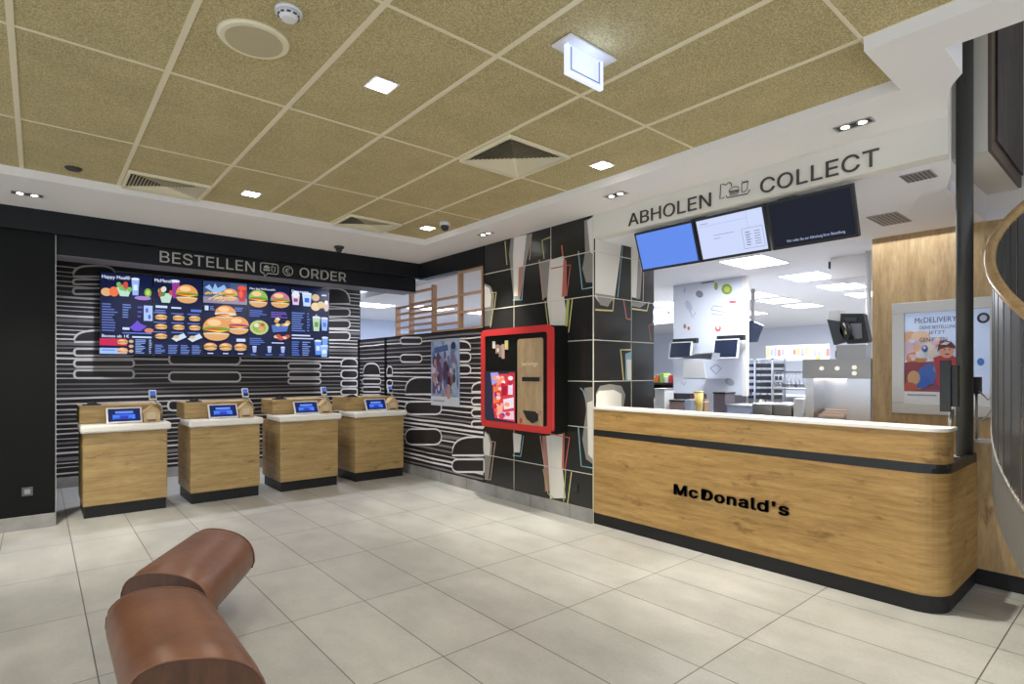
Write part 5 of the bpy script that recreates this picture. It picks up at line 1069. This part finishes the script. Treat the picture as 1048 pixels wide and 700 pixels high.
pp([(.44, .52), (.62, .47), (.75, .55), (.78, .86), (.5, .86)], (180, 50, 60)); pe(.60, .45, .085, .075, (225, 165, 140)); pp([(.49, .46), (.50, .38), (.56, .345), (.65, .35), (.70, .40), (.70, .43), (.60, .41), (.52, .43)], (95, 45, 50)); pp([(.52, .38), (.58, .35), (.64, .36), (.6, .385)], (225, 215, 215)); pe(.575, .435, .009, .007, (40, 25, 25)); pe(.635, .435, .009, .007, (40, 25, 25)); pe(.605, .485, .03, .008, (150, 50, 50))
sh(old_pq)
pp([(0, .87), (1, .87), (1, 1), (0, 1)], (235, 235, 238)); pp([(.04, .90), (.4, .90), (.4, .915), (.04, .915)], (150, 150, 165))
pe(.93, .10, .07, .055, (40, 45, 60)); pe(.93, .10, .04, .032, (190, 200, 220))
prt = b.link('print', t, keep=True)
for s_, x, y, w, h in (('McDELIVERY', .13, .115, .50, .06), ('DEINE BESTELLUNG', .19, .185, .44, .035), ('JETZT', .30, .24, .2, .03), ('GENIESSEN', .19, .325, .33, .045)):
    text(s_, pq(x, y)+NX*.012, (0, -1, 0), w*(y1-y0-2*w_), h*(z1-z0-2*w_), pr_(50, 50, 75), 'poster_lettering', prt, depth=0)
# till monitor at the counter end
t = thing('till_monitor', (4.74, .97, .9), 'black till monitor seen edge-on at the right end of the counter', 'monitor')
b = MB(); ya_, yb2 = onx(961.5, 400, 4.70).y, onx(973, 400, 4.70).y; b.box(4.70, 4.72, yb2, ya_, 1.225, 1.575, plast_b); b.box(4.7205, 4.78, yb2-.035, ya_-.02, 1.26, 1.54, plast_b); b.link('screen_housing', t, bevel=.004)
b = MB(); b.cyl((4.74, .975, .901), (4.74, .975, .915), .06, plast_b, 20); b.cyl((4.74, .975, .915), (4.74, .955, 1.24), .014, steel_d, 12); b.link('stand', t)
hy = onx(999, 390, 5.09).y
t = thing('till_handset', (5.09, hy, 1.02), 'small dark handset with curled cable just right of the steel column', 'handset')
b = MB(); b.box(5.07, 5.11, hy-.03, hy+.03, 1.34, 1.46, plast_b); b.cyl((5.09, hy, 1.021), (5.09, hy, 1.35), .01, steel_d); b.link('housing', t)
b = MB(); b.tube([(5.07, hy-.02, 1.36), (5.06, hy-.07, 1.30), (5.08, hy-.11, 1.36), (5.10, hy-.12, 1.28), (5.09, hy-.05, 1.18), (5.09, hy-.01, 1.12)], .006, mat('cable_grey', (.5, .5, .5), .5), 8); b.link('cable', t)

for x in (.9, 2.2, 3.5): spot((x, 8.35, 2.94), 120, color=(.86, .90, 1), angle=140, blend=.8, size=.08)
# kitchen lights
kl = [(6.53, 3.21), (8.12, 3.22), (9.45, 3.25), (10.75, 3.3), (9.4, 4.62), (10.45, 4.68), (11.6, 4.72), (12.2, 6.1), (9.3, 6.3), (10.4, 7.05), (6.53, 1.3), (5.6, 6.7)]
ll = ['nearest big light panel, below the pale form screen', 'second light panel of the front row', 'third light panel of the front row', 'fourth light panel, by the oak wall', 'light panel just right of the partition top', 'middle light panel of the second row', 'right light panel of the second row', 'farthest small light panel right of the partition', 'upper light panel between pillar and partition', 'lower light panel between pillar and partition', 'light panel hidden above the oak wall side', 'light panel behind the cup print pillar']
for i, (x, y) in enumerate(kl[:10]):
    t = thing('kitchen_light', (x, y, ZK-.02), ll[i]+' in the white kitchen ceiling', 'ceiling light', 'square kitchen light panels')
    b = MB(); b.box(x-.36, x+.36, y-.27, y+.27, ZK-.006, ZK-.0005, white_w); b.link('frame', t)
    b = MB(); b.box(x-.34, x+.34, y-.25, y+.25, ZK-.010, ZK-.0065, glow_k); b.link('diffuser', t)
for x, y, p in ((6.5, 3.6, 40), (8.2, 3.2, 45), (10, 4.6, 90), (9.5, 7, 100), (5.6, 6.9, 45), (13.5, 5, 150), (5.9, 1.6, 6)): area((x, y, ZK-.05), .8, .8, p, (.90, .94, 1))
# next room lights seen through the gap and lattice
for (x, y, l, w) in ((4.9, 10.2, 'bright light strip in the next room, left of the lattice', .5), (6.2, 9.9, 'light panel in the next room behind the middle of the lattice', .4), (7.6, 9.9, 'light panel in the next room behind the right of the lattice', .4)):
    t = thing('room_light', (x, y, ZK-.02), l, 'ceiling light', 'light panels in the next room')
    b = MB(); b.box(x-w-.02, x+w+.02, y-.30, y+.30, ZK-.006, ZK-.0005, white_w); b.link('frame', t)
    b = MB(); b.box(x-w, x+w, y-.28, y+.28, ZK-.010, ZK-.0065, glow_k); b.link('diffuser', t)
area((6.5, 10.5, ZK-.05), 2, 2, 60, (.75, .84, 1)); area((3.6, 11, 2.95), 1.2, 1.6, 25, (.75, .84, 1))
for o in list(COL.objects):
    if '_w' in o: del o['_w']
